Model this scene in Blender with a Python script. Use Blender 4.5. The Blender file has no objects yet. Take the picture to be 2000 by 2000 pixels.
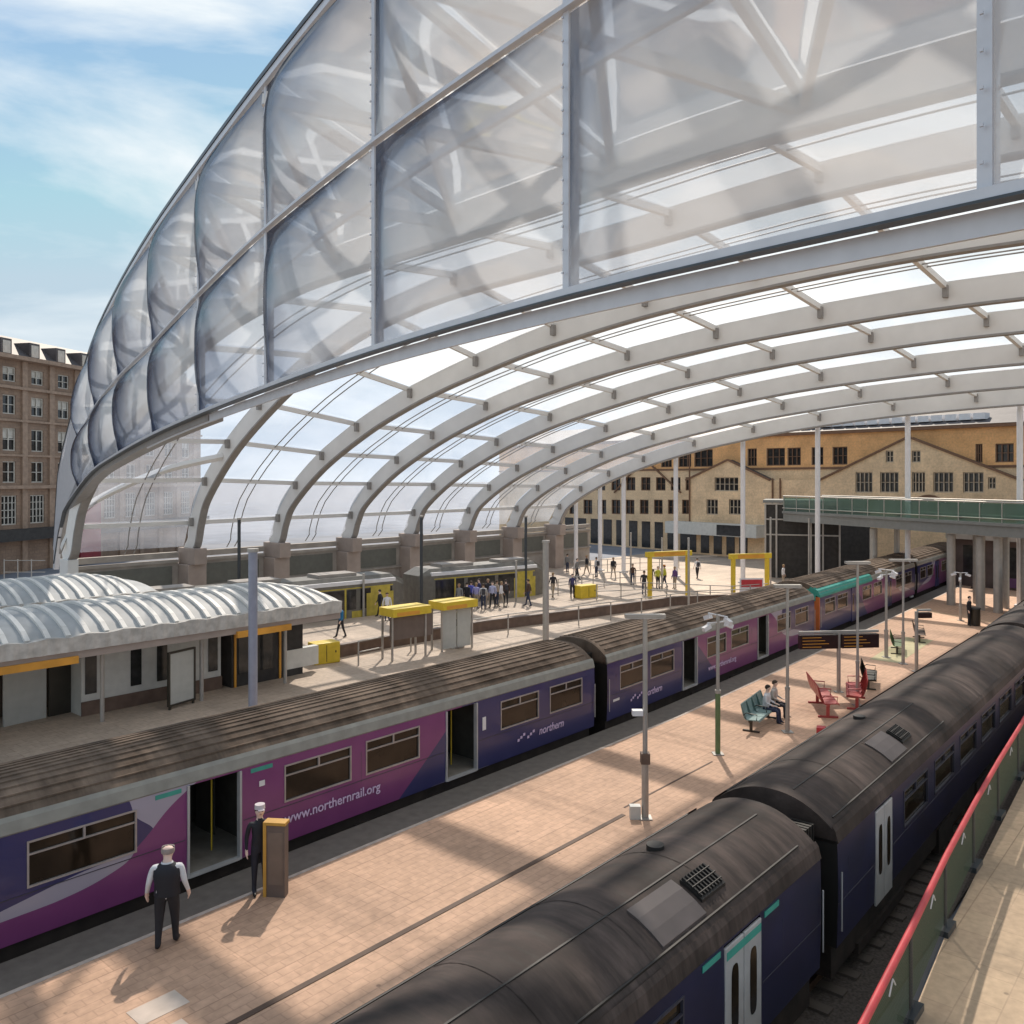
import bpy, math, random
from mathutils import Vector, Matrix
rnd = random.Random(7)
C = bpy.context.scene.collection
sc = bpy.context.scene
# ---------------------------------------------------------------- camera, sky, sun, exposure
CAM_H = 8.4
TH = math.radians(40.9)            # the tracks (+X) run 40.9 degrees to the right of the view
FPX = 1672.0; HOR = 935.0          # focal length and horizon row in pixels of the 2000 px photograph
cd = bpy.data.cameras.new('camera'); cam = bpy.data.objects.new('camera', cd); C.objects.link(cam)
cam.location = (0, 0, CAM_H); cam.rotation_euler = (math.radians(90), 0, TH - math.radians(90))
cd.sensor_width = 36; cd.lens = 36 * FPX / 2000; cd.shift_y = -65 / 2000
cd.clip_start = 0.1; cd.clip_end = 4000
sc.camera = cam
SUN_AZ = math.radians(40.9 - 3); SUN_EL = math.radians(46)
world = bpy.data.worlds.new('World'); sc.world = world; world.use_nodes = True
nt = world.node_tree; nt.nodes.clear()
def N(t, k, **kw):
    n = t.nodes.new(k)
    for a, b in kw.items(): setattr(n, a, b)
    return n
out = N(nt, 'ShaderNodeOutputWorld'); bg = N(nt, 'ShaderNodeBackground'); bg.inputs[1].default_value = 0.14
sky = N(nt, 'ShaderNodeTexSky', sky_type='NISHITA'); sky.sun_disc = False
sky.sun_elevation = SUN_EL; sky.sun_rotation = math.radians(90) - SUN_AZ
sky.air_density = 1.2; sky.dust_density = 0.1; sky.ozone_density = 2.0
tc = N(nt, 'ShaderNodeTexCoord'); mp = N(nt, 'ShaderNodeMapping'); mp.inputs['Scale'].default_value = (1.0, 1.0, 2.8)
mp.inputs['Rotation'].default_value = (0.5, -0.35, 0.4)
mp.inputs['Location'].default_value = (9.9, 8.1, 5.5)
nz = N(nt, 'ShaderNodeTexNoise'); nz.inputs['Scale'].default_value = 3.0; nz.inputs['Detail'].default_value = 7; nz.inputs['Roughness'].default_value = 0.55
nz.inputs['Distortion'].default_value = 0.5
cr = N(nt, 'ShaderNodeValToRGB'); cr.color_ramp.elements[0].position = 0.40; cr.color_ramp.elements[0].color = (0.04, 0.04, 0.04, 1)
cr.color_ramp.elements[1].position = 0.63; cr.color_ramp.elements[1].color = (0.92, 0.92, 0.92, 1)
mx = N(nt, 'ShaderNodeMix', data_type='RGBA'); mx.inputs['B'].default_value = (5.9, 6.3, 6.5, 1)
L = nt.links.new
L(tc.outputs['Generated'], mp.inputs[0]); L(mp.outputs[0], nz.inputs['Vector']); L(nz.outputs['Fac'], cr.inputs[0])
L(cr.outputs[0], mx.inputs['Factor']); sk1 = N(nt, 'ShaderNodeVectorMath', operation='MULTIPLY'); sk1.inputs[1].default_value = (0.80, 0.84, 0.80); L(sky.outputs[0], sk1.inputs[0])
sk2 = N(nt, 'ShaderNodeVectorMath', operation='MINIMUM'); sk2.inputs[1].default_value = (3.3, 4.3, 5.0); L(sk1.outputs[0], sk2.inputs[0]); 
hs = N(nt, 'ShaderNodeSeparateXYZ'); L(tc.outputs['Generated'], hs.inputs[0]); hr = N(nt, 'ShaderNodeMapRange'); hr.inputs[1].default_value = 0.0; hr.inputs[2].default_value = 0.22; hr.inputs[3].default_value = 0.85; hr.inputs[4].default_value = 0.0
L(hs.outputs[2], hr.inputs[0]); hm = N(nt, 'ShaderNodeMix', data_type='RGBA'); hm.inputs['B'].default_value = (3.4, 4.0, 4.8, 1); L(hr.outputs[0], hm.inputs['Factor']); L(sk2.outputs[0], hm.inputs['A']); L(hm.outputs['Result'], mx.inputs['A']); L(mx.outputs['Result'], bg.inputs[0]); L(bg.outputs[0], out.inputs[0])
sd = bpy.data.lights.new('sun', 'SUN'); sd.energy = 5.0; sd.angle = math.radians(0.9); sd.color = (1.0, 0.88, 0.74)
sun = bpy.data.objects.new('sun', sd); C.objects.link(sun); sun.location = (60, 60, 80)
sv = Vector((math.cos(SUN_EL) * math.cos(SUN_AZ), math.cos(SUN_EL) * math.sin(SUN_AZ), math.sin(SUN_EL)))
sun.rotation_euler = sv.to_track_quat('Z', 'Y').to_euler()
sc.view_settings.view_transform = 'Standard'; sc.view_settings.look = 'None'; sc.view_settings.gamma = 1
sc.view_settings.exposure = 0.15
sc.cycles.transparent_max_bounces = 24
sc.cycles.max_bounces = 8

# ---------------------------------------------------------------- helpers
S_, C_ = math.sin(TH), math.cos(TH)
def cw(X, Z): return (X * S_ + Z * C_, -X * C_ + Z * S_)          # camera-plan (right, forward) metres to world
def un(px, py, h=0.0):                                            # photo point at a known height -> world x, y
    Z = (CAM_H - h) * FPX / (py - HOR); return cw((px - 1000) / FPX * Z, Z)
def ung(px, Z): return cw((px - 1000) / FPX * Z, Z)
def link(o, parent=None):
    C.objects.link(o)
    if parent is not None: o.parent = parent
    return o
def tag(o, label=None, cat=None, group=None, kind=None):
    if label: o['label'] = label
    if cat: o['category'] = cat
    if group: o['group'] = group
    if kind: o['kind'] = kind
    return o
def thing(name, label, cat, loc=(0, 0, 0), rz=0, group=None):
    o = bpy.data.objects.new(name, None); o.empty_display_size = 0.3; C.objects.link(o)
    o.location = loc; o.rotation_euler = (0, 0, rz)
    return tag(o, label, cat, group)
def dup(root, loc, rz, label=None, cat=None):
    def cp(o, par):
        c = o.copy(); C.objects.link(c)
        if par is not None: c.parent = par
        for ch in kids.get(o, []): cp(ch, c)
        return c
    kids = {}
    def walk(o):
        kids[o] = list(o.children)
        for c in o.children: walk(c)
    walk(root)
    r = cp(root, None); r.location = loc; r.rotation_euler = (0, 0, rz)
    if label: r['label'] = label
    if cat: r['category'] = cat
    return r
class MB:
    def __init__(s): s.v = []; s.f = []; s.m = []; s.sm = []
    def add(s, vs, fs, mi=0, sm=False):
        b = len(s.v); s.v += [tuple(v) for v in vs]
        for f in fs: s.f.append(tuple(b + i for i in f)); s.m.append(mi); s.sm.append(sm)
    def box(s, x0, y0, z0, x1, y1, z1, mi=0):
        vs = [(x0, y0, z0), (x1, y0, z0), (x1, y1, z0), (x0, y1, z0), (x0, y0, z1), (x1, y0, z1), (x1, y1, z1), (x0, y1, z1)]
        s.add(vs, [(0, 3, 2, 1), (4, 5, 6, 7), (0, 1, 5, 4), (1, 2, 6, 5), (2, 3, 7, 6), (3, 0, 4, 7)], mi)
    def quad(s, a, b, c, d, mi=0): s.add([a, b, c, d], [(0, 1, 2, 3)], mi)
    def beam(s, a, b, w, h, mi=0, up=(0, 0, 1)):
        a = Vector(a); b = Vector(b); d = (b - a).normalized(); u = Vector(up)
        r = d.cross(u)
        if r.length < 1e-4: r = d.cross(Vector((0, 1, 0)))
        r.normalize(); u = r.cross(d).normalized()
        vs = []
        for p in (a, b):
            for i, j in ((-1, -1), (1, -1), (1, 1), (-1, 1)): vs.append(p + r * (i * w / 2) + u * (j * h / 2))
        s.add(vs, [(3, 2, 1, 0), (4, 5, 6, 7), (0, 1, 5, 4), (1, 2, 6, 5), (2, 3, 7, 6), (3, 0, 4, 7)], mi)
    def tube(s, pts, r, n=8, mi=0, cap=True, r2=None):
        pts = [Vector(p) for p in pts]; rings = []; k = len(pts)
        for i, p in enumerate(pts):
            d = (pts[min(i + 1, k - 1)] - pts[max(i - 1, 0)]).normalized()
            a = d.cross(Vector((0, 0, 1)))
            if a.length < 0.05: a = d.cross(Vector((0, 1, 0)))
            a.normalize(); b = a.cross(d)
            rr = r if r2 is None else r + (r2 - r) * i / (k - 1)
            rings.append([p + (a * math.cos(2 * math.pi * j / n) + b * math.sin(2 * math.pi * j / n)) * rr for j in range(n)])
        vs = [v for rg in rings for v in rg]; fs = []
        for i in range(k - 1):
            for j in range(n): fs.append((i * n + j, i * n + (j + 1) % n, (i + 1) * n + (j + 1) % n, (i + 1) * n + j))
        s.add(vs, fs, mi, True)
        if cap: s.add(rings[0], [tuple(range(n))], mi); s.add(rings[-1], [tuple(reversed(range(n)))], mi)
    def sweep(s, secs, mi=0, sm=False, closed=True, cap=True):
        n = len(secs[0]); vs = [v for q in secs for v in q]; fs = []
        for i in range(len(secs) - 1):
            for j in range(n if closed else n - 1): fs.append((i * n + j, i * n + (j + 1) % n, (i + 1) * n + (j + 1) % n, (i + 1) * n + j))
        s.add(vs, fs, mi, sm)
        if cap and closed: s.add(secs[0], [tuple(reversed(range(n)))], mi); s.add(secs[-1], [tuple(range(n))], mi)
    def wall(s, fn, u0, u1, z0, z1, holes, mi=0, cut=None):       # a sheet in (u, z) with rectangular holes; fn(u, z) -> point
        us = sorted({u0, u1, *[h[0] for h in holes], *[h[1] for h in holes]}); zs = sorted({z0, z1, *[h[2] for h in holes], *[h[3] for h in holes]})
        us = [u for u in us if u0 <= u <= u1]; zs = [z for z in zs if z0 <= z <= z1]
        for a, b in zip(us, us[1:]):
            for c, d in zip(zs, zs[1:]):
                mu, mz = (a + b) / 2, (c + d) / 2
                if any(h[0] < mu < h[1] and h[2] < mz < h[3] for h in holes): continue
                s.quad(fn(a, c), fn(b, c), fn(b, d), fn(a, d), mi)
    def build(s, name, mats, parent=None, loc=None, rz=0, bevel=0):
        me = bpy.data.meshes.new(name); me.from_pydata(s.v, [], s.f)
        if not isinstance(mats, (list, tuple)): mats = [mats]
        for m in mats: me.materials.append(m)
        me.polygons.foreach_set('material_index', s.m); me.polygons.foreach_set('use_smooth', s.sm); me.update()
        o = bpy.data.objects.new(name, me); link(o, parent)
        if loc is not None: o.location = loc
        o.rotation_euler = (0, 0, rz)
        if bevel:
            b = o.modifiers.new('bevel', 'BEVEL'); b.width = bevel; b.segments = 2; b.limit_method = 'ANGLE'
        return o

# ---------------------------------------------------------------- materials
def mat(name, col, rough=0.6, metal=0.0, var=0.12, nscale=3.0, bump=0.0, spec=0.5, col2=None, coat=0):
    m = bpy.data.materials.new(name); m.use_nodes = True; t = m.node_tree; p = t.nodes['Principled BSDF']
    p.inputs['Roughness'].default_value = rough; p.inputs['Metallic'].default_value = metal
    p.inputs['Specular IOR Level'].default_value = spec; p.inputs['Coat Weight'].default_value = coat
    c1 = tuple(c * (1 - var) for c in col); c2 = tuple(min(1, c * (1 + var)) for c in (col2 or col))
    tc = N(t, 'ShaderNodeTexCoord'); nz = N(t, 'ShaderNodeTexNoise'); nz.inputs['Scale'].default_value = nscale; nz.inputs['Detail'].default_value = 6
    mx = N(t, 'ShaderNodeMix', data_type='RGBA'); mx.inputs['A'].default_value = (*c1, 1); mx.inputs['B'].default_value = (*c2, 1)
    rp = N(t, 'ShaderNodeMapRange'); rp.inputs[1].default_value = 0.3; rp.inputs[2].default_value = 0.7
    t.links.new(tc.outputs['Object'], nz.inputs['Vector']); t.links.new(nz.outputs['Fac'], rp.inputs[0]); t.links.new(rp.outputs[0], mx.inputs['Factor'])
    t.links.new(mx.outputs['Result'], p.inputs['Base Color'])
    if bump:
        b = N(t, 'ShaderNodeBump'); b.inputs['Strength'].default_value = bump; b.inputs['Distance'].default_value = 0.02
        t.links.new(nz.outputs['Fac'], b.inputs['Height']); t.links.new(b.outputs[0], p.inputs['Normal'])
    return m
def paving(name, cols, mortar, bw, bh, rot=0.0, blotch=0.25, rough=0.75):
    m = mat(name, cols[0], rough); t = m.node_tree; p = t.nodes['Principled BSDF']
    tc = N(t, 'ShaderNodeTexCoord'); mp = N(t, 'ShaderNodeMapping'); mp.inputs['Rotation'].default_value = (0, 0, rot)
    br = N(t, 'ShaderNodeTexBrick'); br.inputs['Scale'].default_value = 1.0; br.inputs['Brick Width'].default_value = bw; br.inputs['Row Height'].default_value = bh
    br.inputs['Mortar Size'].default_value = 0.012; br.inputs['Color1'].default_value = (*cols[0], 1); br.inputs['Color2'].default_value = (*cols[1], 1)
    br.inputs['Mortar'].default_value = (*mortar, 1); br.inputs['Bias'].default_value = 0.0
    n1 = N(t, 'ShaderNodeTexNoise'); n1.inputs['Scale'].default_value = 0.35; n1.inputs['Detail'].default_value = 8; n1.inputs['Roughness'].default_value = 0.65
    n2 = N(t, 'ShaderNodeTexNoise'); n2.inputs['Scale'].default_value = 6; n2.inputs['Detail'].default_value = 8
    r1 = N(t, 'ShaderNodeMapRange'); r1.inputs[1].default_value = 0.3; r1.inputs[2].default_value = 0.7; r1.inputs[3].default_value = 1 - blotch; r1.inputs[4].default_value = 1 + blotch * 0.5
    r2 = N(t, 'ShaderNodeMapRange'); r2.inputs[1].default_value = 0.3; r2.inputs[2].default_value = 0.7; r2.inputs[3].default_value = 0.86; r2.inputs[4].default_value = 1.1
    mu = N(t, 'ShaderNodeMath', operation='MULTIPLY'); vm = N(t, 'ShaderNodeVectorMath', operation='SCALE')
    l = t.links.new
    l(tc.outputs['Object'], mp.inputs[0]); l(mp.outputs[0], br.inputs['Vector']); l(tc.outputs['Object'], n1.inputs['Vector']); l(tc.outputs['Object'], n2.inputs['Vector'])
    l(n1.outputs[0], r1.inputs[0]); l(n2.outputs[0], r2.inputs[0]); l(r1.outputs[0], mu.inputs[0]); l(r2.outputs[0], mu.inputs[1])
    l(br.outputs['Color'], vm.inputs[0]); l(mu.outputs[0], vm.inputs['Scale']); l(vm.outputs[0], p.inputs['Base Color'])
    if name in ('platform_paving', 'concourse_paving', 'side_platform_paving'):
        vo = N(t, 'ShaderNodeTexVoronoi', feature='DISTANCE_TO_EDGE'); vo.feature = 'F1'; vo.inputs['Scale'].default_value = 0.9; l(tc.outputs['Object'], vo.inputs['Vector'])
        gm = N(t, 'ShaderNodeMapRange'); gm.inputs[1].default_value = 0.025; gm.inputs[2].default_value = 0.045; gm.inputs[3].default_value = 0.55; gm.inputs[4].default_value = 1.0; l(vo.outputs['Distance'], gm.inputs[0])
        b2 = N(t, 'ShaderNodeTexBrick'); b2.inputs['Brick Width'].default_value = 3.3; b2.inputs['Row Height'].default_value = 2.1; b2.inputs['Scale'].default_value = 1; b2.inputs['Mortar Size'].default_value = 0.012
        b2.inputs['Color1'].default_value = (.9, .9, .9, 1); b2.inputs['Color2'].default_value = (1.08, 1.07, 1.06, 1); b2.inputs['Mortar'].default_value = (.8, .78, .76, 1); l(tc.outputs['Object'], b2.inputs['Vector'])
        s3 = N(t, 'ShaderNodeVectorMath', operation='MULTIPLY'); s4 = N(t, 'ShaderNodeVectorMath', operation='SCALE'); l(vm.outputs[0], s3.inputs[0]); l(b2.outputs['Color'], s3.inputs[1]); l(s3.outputs[0], s4.inputs[0]); l(gm.outputs[0], s4.inputs['Scale']); l(s4.outputs[0], p.inputs['Base Color'])
    b = N(t, 'ShaderNodeBump'); b.inputs['Strength'].default_value = 0.3; b.inputs['Distance'].default_value = 0.01
    l(br.outputs['Fac'], b.inputs['Height']); b.invert = True; l(b.outputs[0], p.inputs['Normal'])
    return m
def foil(name, trans, transl, tint, gloss_rough=0.08, gloss=0.06, haze=0.3, blend=0.35, fres=0.75, dens=None):
    # ETFE film: see-through, a milky share that glows with light from behind, and a shiny skin
    m = bpy.data.materials.new(name); m.use_nodes = True; t = m.node_tree; t.nodes.clear(); l = t.links.new
    o = N(t, 'ShaderNodeOutputMaterial'); tr = N(t, 'ShaderNodeBsdfTransparent'); tr.inputs[0].default_value = (*tint, 1)
    tl = N(t, 'ShaderNodeBsdfTranslucent'); tl.inputs[0].default_value = (*transl, 1)
    df = N(t, 'ShaderNodeBsdfDiffuse'); df.inputs[0].default_value = (*[c * 0.8 for c in transl], 1)
    a = N(t, 'ShaderNodeMixShader'); a.inputs[0].default_value = haze; l(tl.outputs[0], a.inputs[1]); l(df.outputs[0], a.inputs[2])
    b = N(t, 'ShaderNodeMixShader'); l(a.outputs[0], b.inputs[1]); l(tr.outputs[0], b.inputs[2])
    tc = N(t, 'ShaderNodeTexCoord'); nz = N(t, 'ShaderNodeTexNoise'); nz.inputs['Scale'].default_value = 0.5; nz.inputs['Detail'].default_value = 3
    l(tc.outputs['Object'], nz.inputs['Vector'])
    mr = N(t, 'ShaderNodeMapRange'); mr.inputs[1].default_value = 0.3; mr.inputs[2].default_value = 0.7; mr.inputs[3].default_value = trans - 0.05; mr.inputs[4].default_value = trans + 0.05
    l(nz.outputs[0], mr.inputs[0]); l(mr.outputs[0], b.inputs[0])
    g = N(t, 'ShaderNodeBsdfGlossy'); g.inputs['Roughness'].default_value = gloss_rough
    lw = N(t, 'ShaderNodeLayerWeight'); lw.inputs[0].default_value = blend
    ml = N(t, 'ShaderNodeMath', operation='MULTIPLY_ADD'); ml.inputs[1].default_value = fres; ml.inputs[2].default_value = gloss; l(lw.outputs['Fresnel'], ml.inputs[0])
    c = N(t, 'ShaderNodeMixShader'); l(ml.outputs[0], c.inputs[0]); l(b.outputs[0], c.inputs[1]); l(g.outputs[0], c.inputs[2])
    wv = N(t, 'ShaderNodeTexNoise'); wv.inputs['Scale'].default_value = 0.5; l(tc.outputs['Object'], wv.inputs['Vector'])
    bp = N(t, 'ShaderNodeBump'); bp.inputs['Strength'].default_value = 0.07; bp.inputs['Distance'].default_value = 0.15; l(wv.outputs[0], bp.inputs['Height']); l(bp.outputs[0], g.inputs['Normal'])
    l(c.outputs[0], o.inputs[0])
    if dens:                                                        # several tinted layers: the more slanting the view, the longer the way through them
        ge = N(t, 'ShaderNodeNewGeometry'); dt = N(t, 'ShaderNodeVectorMath', operation='DOT_PRODUCT'); l(ge.outputs['Normal'], dt.inputs[0]); l(ge.outputs['Incoming'], dt.inputs[1])
        ab = N(t, 'ShaderNodeMath', operation='ABSOLUTE'); l(dt.outputs['Value'], ab.inputs[0]); mxm = N(t, 'ShaderNodeMath', operation='MAXIMUM'); mxm.inputs[1].default_value = 0.14; l(ab.outputs[0], mxm.inputs[0])
        dv = N(t, 'ShaderNodeMath', operation='DIVIDE'); dv.inputs[0].default_value = 1.0; l(mxm.outputs[0], dv.inputs[1]); dp = N(t, 'ShaderNodeMath', operation='POWER'); dp.inputs[1].default_value = 1.5; l(dv.outputs[0], dp.inputs[0])
        cb = N(t, 'ShaderNodeCombineColor')
        for k in range(3):
            pw = N(t, 'ShaderNodeMath', operation='POWER'); pw.inputs[0].default_value = dens[k]; l(dp.outputs[0], pw.inputs[1]); l(pw.outputs[0], cb.inputs[k])
        l(cb.outputs[0], tr.inputs[0]); l(cb.outputs[0], tl.inputs[0]); l(cb.outputs[0], df.inputs[0])
    return m
def glass(name, tint, rough=0.03, trans=0.75):
    m = bpy.data.materials.new(name); m.use_nodes = True; t = m.node_tree; t.nodes.clear(); l = t.links.new
    o = N(t, 'ShaderNodeOutputMaterial'); tr = N(t, 'ShaderNodeBsdfTransparent'); tr.inputs[0].default_value = (*tint, 1)
    p = N(t, 'ShaderNodeBsdfPrincipled'); p.inputs['Base Color'].default_value = (*[c * 0.5 for c in tint], 1); p.inputs['Roughness'].default_value = rough
    b = N(t, 'ShaderNodeMixShader'); b.inputs[0].default_value = trans; l(p.outputs[0], b.inputs[1]); l(tr.outputs[0], b.inputs[2]); l(b.outputs[0], o.inputs[0]); return m

M = {}
M['brace'] = mat('white_painted_steel', (0.80, 0.80, 0.78), 0.5, var=0.03)
M['steel'] = mat('grey_painted_steel', (0.69, 0.69, 0.675), 0.5, var=0.05, nscale=0.8)
M['dark_steel_shade'] = mat('dark_steel_and_soffit_shade', (0.27, 0.26, 0.25), 0.5, var=0.1)  # painted shade under the ribs; plain dark steel on brackets, rods and beam
M['alum'] = mat('pale_aluminium', (0.62, 0.64, 0.68), 0.42, 0.35, var=0.05)
M['darkmetal'] = mat('dark_metal', (0.07, 0.08, 0.09), 0.35, 0.5)
M['roof_foil'] = foil('roof_foil', 0.62, (0.98, 0.98, 0.97), (0.97, 0.98, 1.0), gloss=0.015, haze=0.15)
M['clear_foil'] = foil('clear_roof_foil', 0.76, (0.80, 0.86, 0.98), (0.93, 0.96, 1.0), gloss=0.03, haze=0.15)
M['gable_foil'] = foil('gable_foil', 0.50, (0.95, 0.95, 0.95), (0.9, 0.93, 0.97), gloss=0.09, gloss_rough=0.12, haze=0.2, blend=0.45, fres=0.36, dens=(0.85, 0.87, 0.90))
M['concrete'] = mat('pale_concrete', (0.34, 0.31, 0.28), 0.8, var=0.15, nscale=1.5, bump=0.2)
M['pink_stone'] = mat('pink_concrete', (0.36, 0.30, 0.265), 0.8, var=0.12, nscale=1.2, bump=0.2)
M['pave_mid'] = paving('platform_paving', [(0.60, 0.385, 0.262), (0.56, 0.358, 0.24)], (0.49, 0.31, 0.21), 0.42, 0.21)
M['pave_left'] = paving('concourse_paving', [(0.52, 0.42, 0.33), (0.47, 0.375, 0.295)], (0.39, 0.31, 0.245), 0.6, 0.4)
M['pave_right'] = paving('side_platform_paving', [(0.56, 0.42, 0.28), (0.52, 0.385, 0.26)], (0.46, 0.34, 0.23), 0.9, 0.6, blotch=0.15)
M['tarmac'] = mat('edge_tarmac', (0.155, 0.135, 0.115), 0.85, var=0.15, nscale=4, bump=0.4)
M['patch'] = mat('pale_slab', (0.60, 0.50, 0.42), 0.8, var=0.12)
M['drain'] = mat('drain_grate', (0.10, 0.06, 0.04), 0.7)
M['white_line'] = mat('edge_line', (0.52, 0.44, 0.38), 0.7, var=0.2, nscale=5)
M['ballast'] = mat('ballast', (0.10, 0.085, 0.075), 0.95, var=0.4, nscale=18, bump=0.9)
M['ground'] = mat('street_ground', (0.20, 0.215, 0.25), 0.9, var=0.2, nscale=0.2)
M['rail'] = mat('rail_steel', (0.22, 0.15, 0.11), 0.4, 0.7)
M['sleeper'] = mat('sleeper', (0.12, 0.1, 0.085), 0.9)
M['train_roof'] = mat('carriage_roof', (0.092, 0.066, 0.049), 0.85, var=0.3, nscale=1.3, bump=0.1, col2=(0.14, 0.105, 0.08), spec=0.15)
M['train_roof_dark'] = mat('sooty_carriage_roof', (0.042, 0.033, 0.029), 0.72, var=0.45, nscale=0.7, bump=0.08, col2=(0.078, 0.060, 0.053), spec=0.2)
def streaks(m, dark):
    t = m.node_tree; p = t.nodes['Principled BSDF']; src = p.inputs['Base Color'].links[0].from_socket; l = t.links.new
    tc = N(t, 'ShaderNodeTexCoord'); mp = N(t, 'ShaderNodeMapping'); mp.inputs['Scale'].default_value = (3.5, 0.5, 0.7); nz = N(t, 'ShaderNodeTexNoise'); nz.inputs['Scale'].default_value = 1.6; nz.inputs['Detail'].default_value = 9; nz.inputs['Roughness'].default_value = .7
    rp = N(t, 'ShaderNodeMapRange'); rp.inputs[1].default_value = .35; rp.inputs[2].default_value = .65; rp.inputs[3].default_value = dark; rp.inputs[4].default_value = 1.35
    sc2 = N(t, 'ShaderNodeVectorMath', operation='SCALE'); l(tc.outputs['Object'], mp.inputs[0]); l(mp.outputs[0], nz.inputs[0]); l(nz.outputs[0], rp.inputs[0]); l(src, sc2.inputs[0]); l(rp.outputs[0], sc2.inputs['Scale']); l(sc2.outputs[0], p.inputs['Base Color'])
    rr = N(t, 'ShaderNodeMapRange'); rr.inputs[1].default_value = .3; rr.inputs[2].default_value = .7; rr.inputs[3].default_value = p.inputs['Roughness'].default_value - .15; rr.inputs[4].default_value = min(1, p.inputs['Roughness'].default_value + .2); l(nz.outputs[0], rr.inputs[0]); l(rr.outputs[0], p.inputs['Roughness'])
streaks(M['train_roof'], .85); streaks(M['train_roof_dark'], .5)
M['gutter'] = mat('grey_cantrail', (0.27, 0.265, 0.235), 0.5, var=0.15)
M['navy'] = mat('navy_paint', (0.022, 0.028, 0.115), 0.32, var=0.15, coat=0.3)
M['navy_dark'] = mat('dark_navy_paint', (0.012, 0.014, 0.05), 0.4, var=0.3, nscale=1)
M['black'] = mat('black_rubber', (0.012, 0.011, 0.010), 0.6)
M['under'] = mat('underframe', (0.03, 0.022, 0.018), 0.8, var=0.4)
M['tglass'] = mat('carriage_glass', (0.020, 0.014, 0.009), 0.10, var=0.5, nscale=1.2, spec=0.35)
M['wframe'] = mat('window_frame', (0.40, 0.37, 0.36), 0.35, 0.3)
M['bodyframe'] = mat('dark_window_frame', (0.05, 0.05, 0.07), 0.4)
M['doorgrey'] = mat('door_pale', (0.42, 0.42, 0.42), 0.4, var=0.1)
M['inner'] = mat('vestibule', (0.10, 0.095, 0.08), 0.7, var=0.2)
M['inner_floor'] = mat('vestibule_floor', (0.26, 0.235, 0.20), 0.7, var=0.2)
M['white'] = mat('white_paint', (0.72, 0.72, 0.74), 0.45, var=0.05)
M['lilac'] = mat('lilac_lettering', (0.62, 0.50, 0.72), 0.5, var=0.03)
M['teal'] = mat('teal_paint', (0.05, 0.32, 0.26), 0.5)
M['orange'] = mat('orange_paint', (0.62, 0.17, 0.05), 0.5)
M['yellow'] = mat('yellow_paint', (0.68, 0.49, 0.035), 0.5, var=0.1)
M['amber'] = mat('amber_band', (0.66, 0.31, 0.04), 0.5, var=0.2, nscale=1)
M['tramgrey'] = mat('tram_grey', (0.15, 0.14, 0.12), 0.5, var=.2)
M['tramyellow'] = mat('tram_yellow', (0.48, 0.38, 0.06), 0.5, var=.2)
M['red'] = mat('red_paint', (0.52, 0.045, 0.055), 0.5, var=0.15)
M['redsoft'] = mat('red_bench_steel', (0.42, 0.07, 0.065), 0.45, var=0.15)
M['greenpost'] = mat('green_post', (0.13, 0.2, 0.09), 0.5)
M['galv'] = mat('galvanised_post', (0.42, 0.40, 0.37), 0.45, 0.4, var=0.1)
M['brownwall'] = mat('brown_wall', (0.15, 0.10, 0.075), 0.7, var=0.2)
M['signbrown'] = mat('sign_back', (0.16, 0.12, 0.10), 0.6)
M['poster'] = mat('grey_poster_pane', (0.46, 0.47, 0.44), 0.25, var=0.06)
M['panelgrey'] = mat('kiosk_panel', (0.62, 0.62, 0.58), 0.5, var=0.08)
M['darkpane'] = mat('dark_pane', (0.03, 0.03, 0.03), 0.12, var=0.4, spec=0.6)
M['teal_bench'] = mat('teal_bench_seat', (0.22, 0.33, 0.32), 0.4)
M['bpale'] = mat('bench_pale', (0.55, 0.55, 0.5), 0.4)
M['bblack'] = mat('bench_dark', (0.05, 0.045, 0.035), 0.4, 0.3)
M['screen'] = mat('display_screen', (0.04, 0.022, 0.02), 0.2)
M['glass_green'] = glass('green_balustrade_glass', (0.30, 0.45, 0.38), trans=0.5)
M['deck'] = mat('bridge_deck', (0.20, 0.21, 0.205), 0.6, var=0.08)
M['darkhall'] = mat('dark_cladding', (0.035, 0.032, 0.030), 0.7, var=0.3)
M['canopy'] = mat('canopy_sheet', (0.40, 0.41, 0.41), 0.6, var=0.15, nscale=1.2)
M['canopy_rib'] = mat('canopy_rib_white', (0.74, 0.72, 0.68), 0.55, var=0.06)
M['hatch'] = mat('hatch_grey', (0.085, 0.07, 0.068), 0.5)
M['vest'] = mat('dark_waistcoat', (0.016, 0.017, 0.024), 0.7)
M['hedge'] = mat('plant_green', (0.06, 0.09, 0.03), 0.8, var=0.4, nscale=6)

def brickwall(name, c1, c2, mortar, bw=0.5, bh=0.16):
    m = paving(name, [c1, c2], mortar, bw, bh, blotch=0.3); t = m.node_tree
    mp = [n for n in t.nodes if n.type == 'MAPPING'][0]; mp.inputs['Rotation'].default_value = (math.radians(90), 0, 0)
    return m
M['sandstone'] = brickwall('sandstone', (0.86, 0.62, 0.38), (0.82, 0.585, 0.355), (0.76, 0.54, 0.33), 0.8, 0.35)
M['orangestone'] = brickwall('orange_stone', (0.86, 0.47, 0.20), (0.82, 0.44, 0.18), (0.76, 0.41, 0.18), 0.8, 0.3)
M['terracotta'] = brickwall('terracotta', (0.33, 0.225, 0.155), (0.28, 0.19, 0.135), (0.22, 0.15, 0.11), 0.6, 0.3)
M['slate'] = mat('slate_roof', (0.09, 0.08, 0.08), 0.6, var=0.25, nscale=1)
M['trim'] = mat('stone_trim', (0.50, 0.40, 0.29), 0.7, var=0.12)
M['browntrim'] = mat('brown_trim', (0.19, 0.10, 0.055), 0.7, var=0.15)
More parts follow.
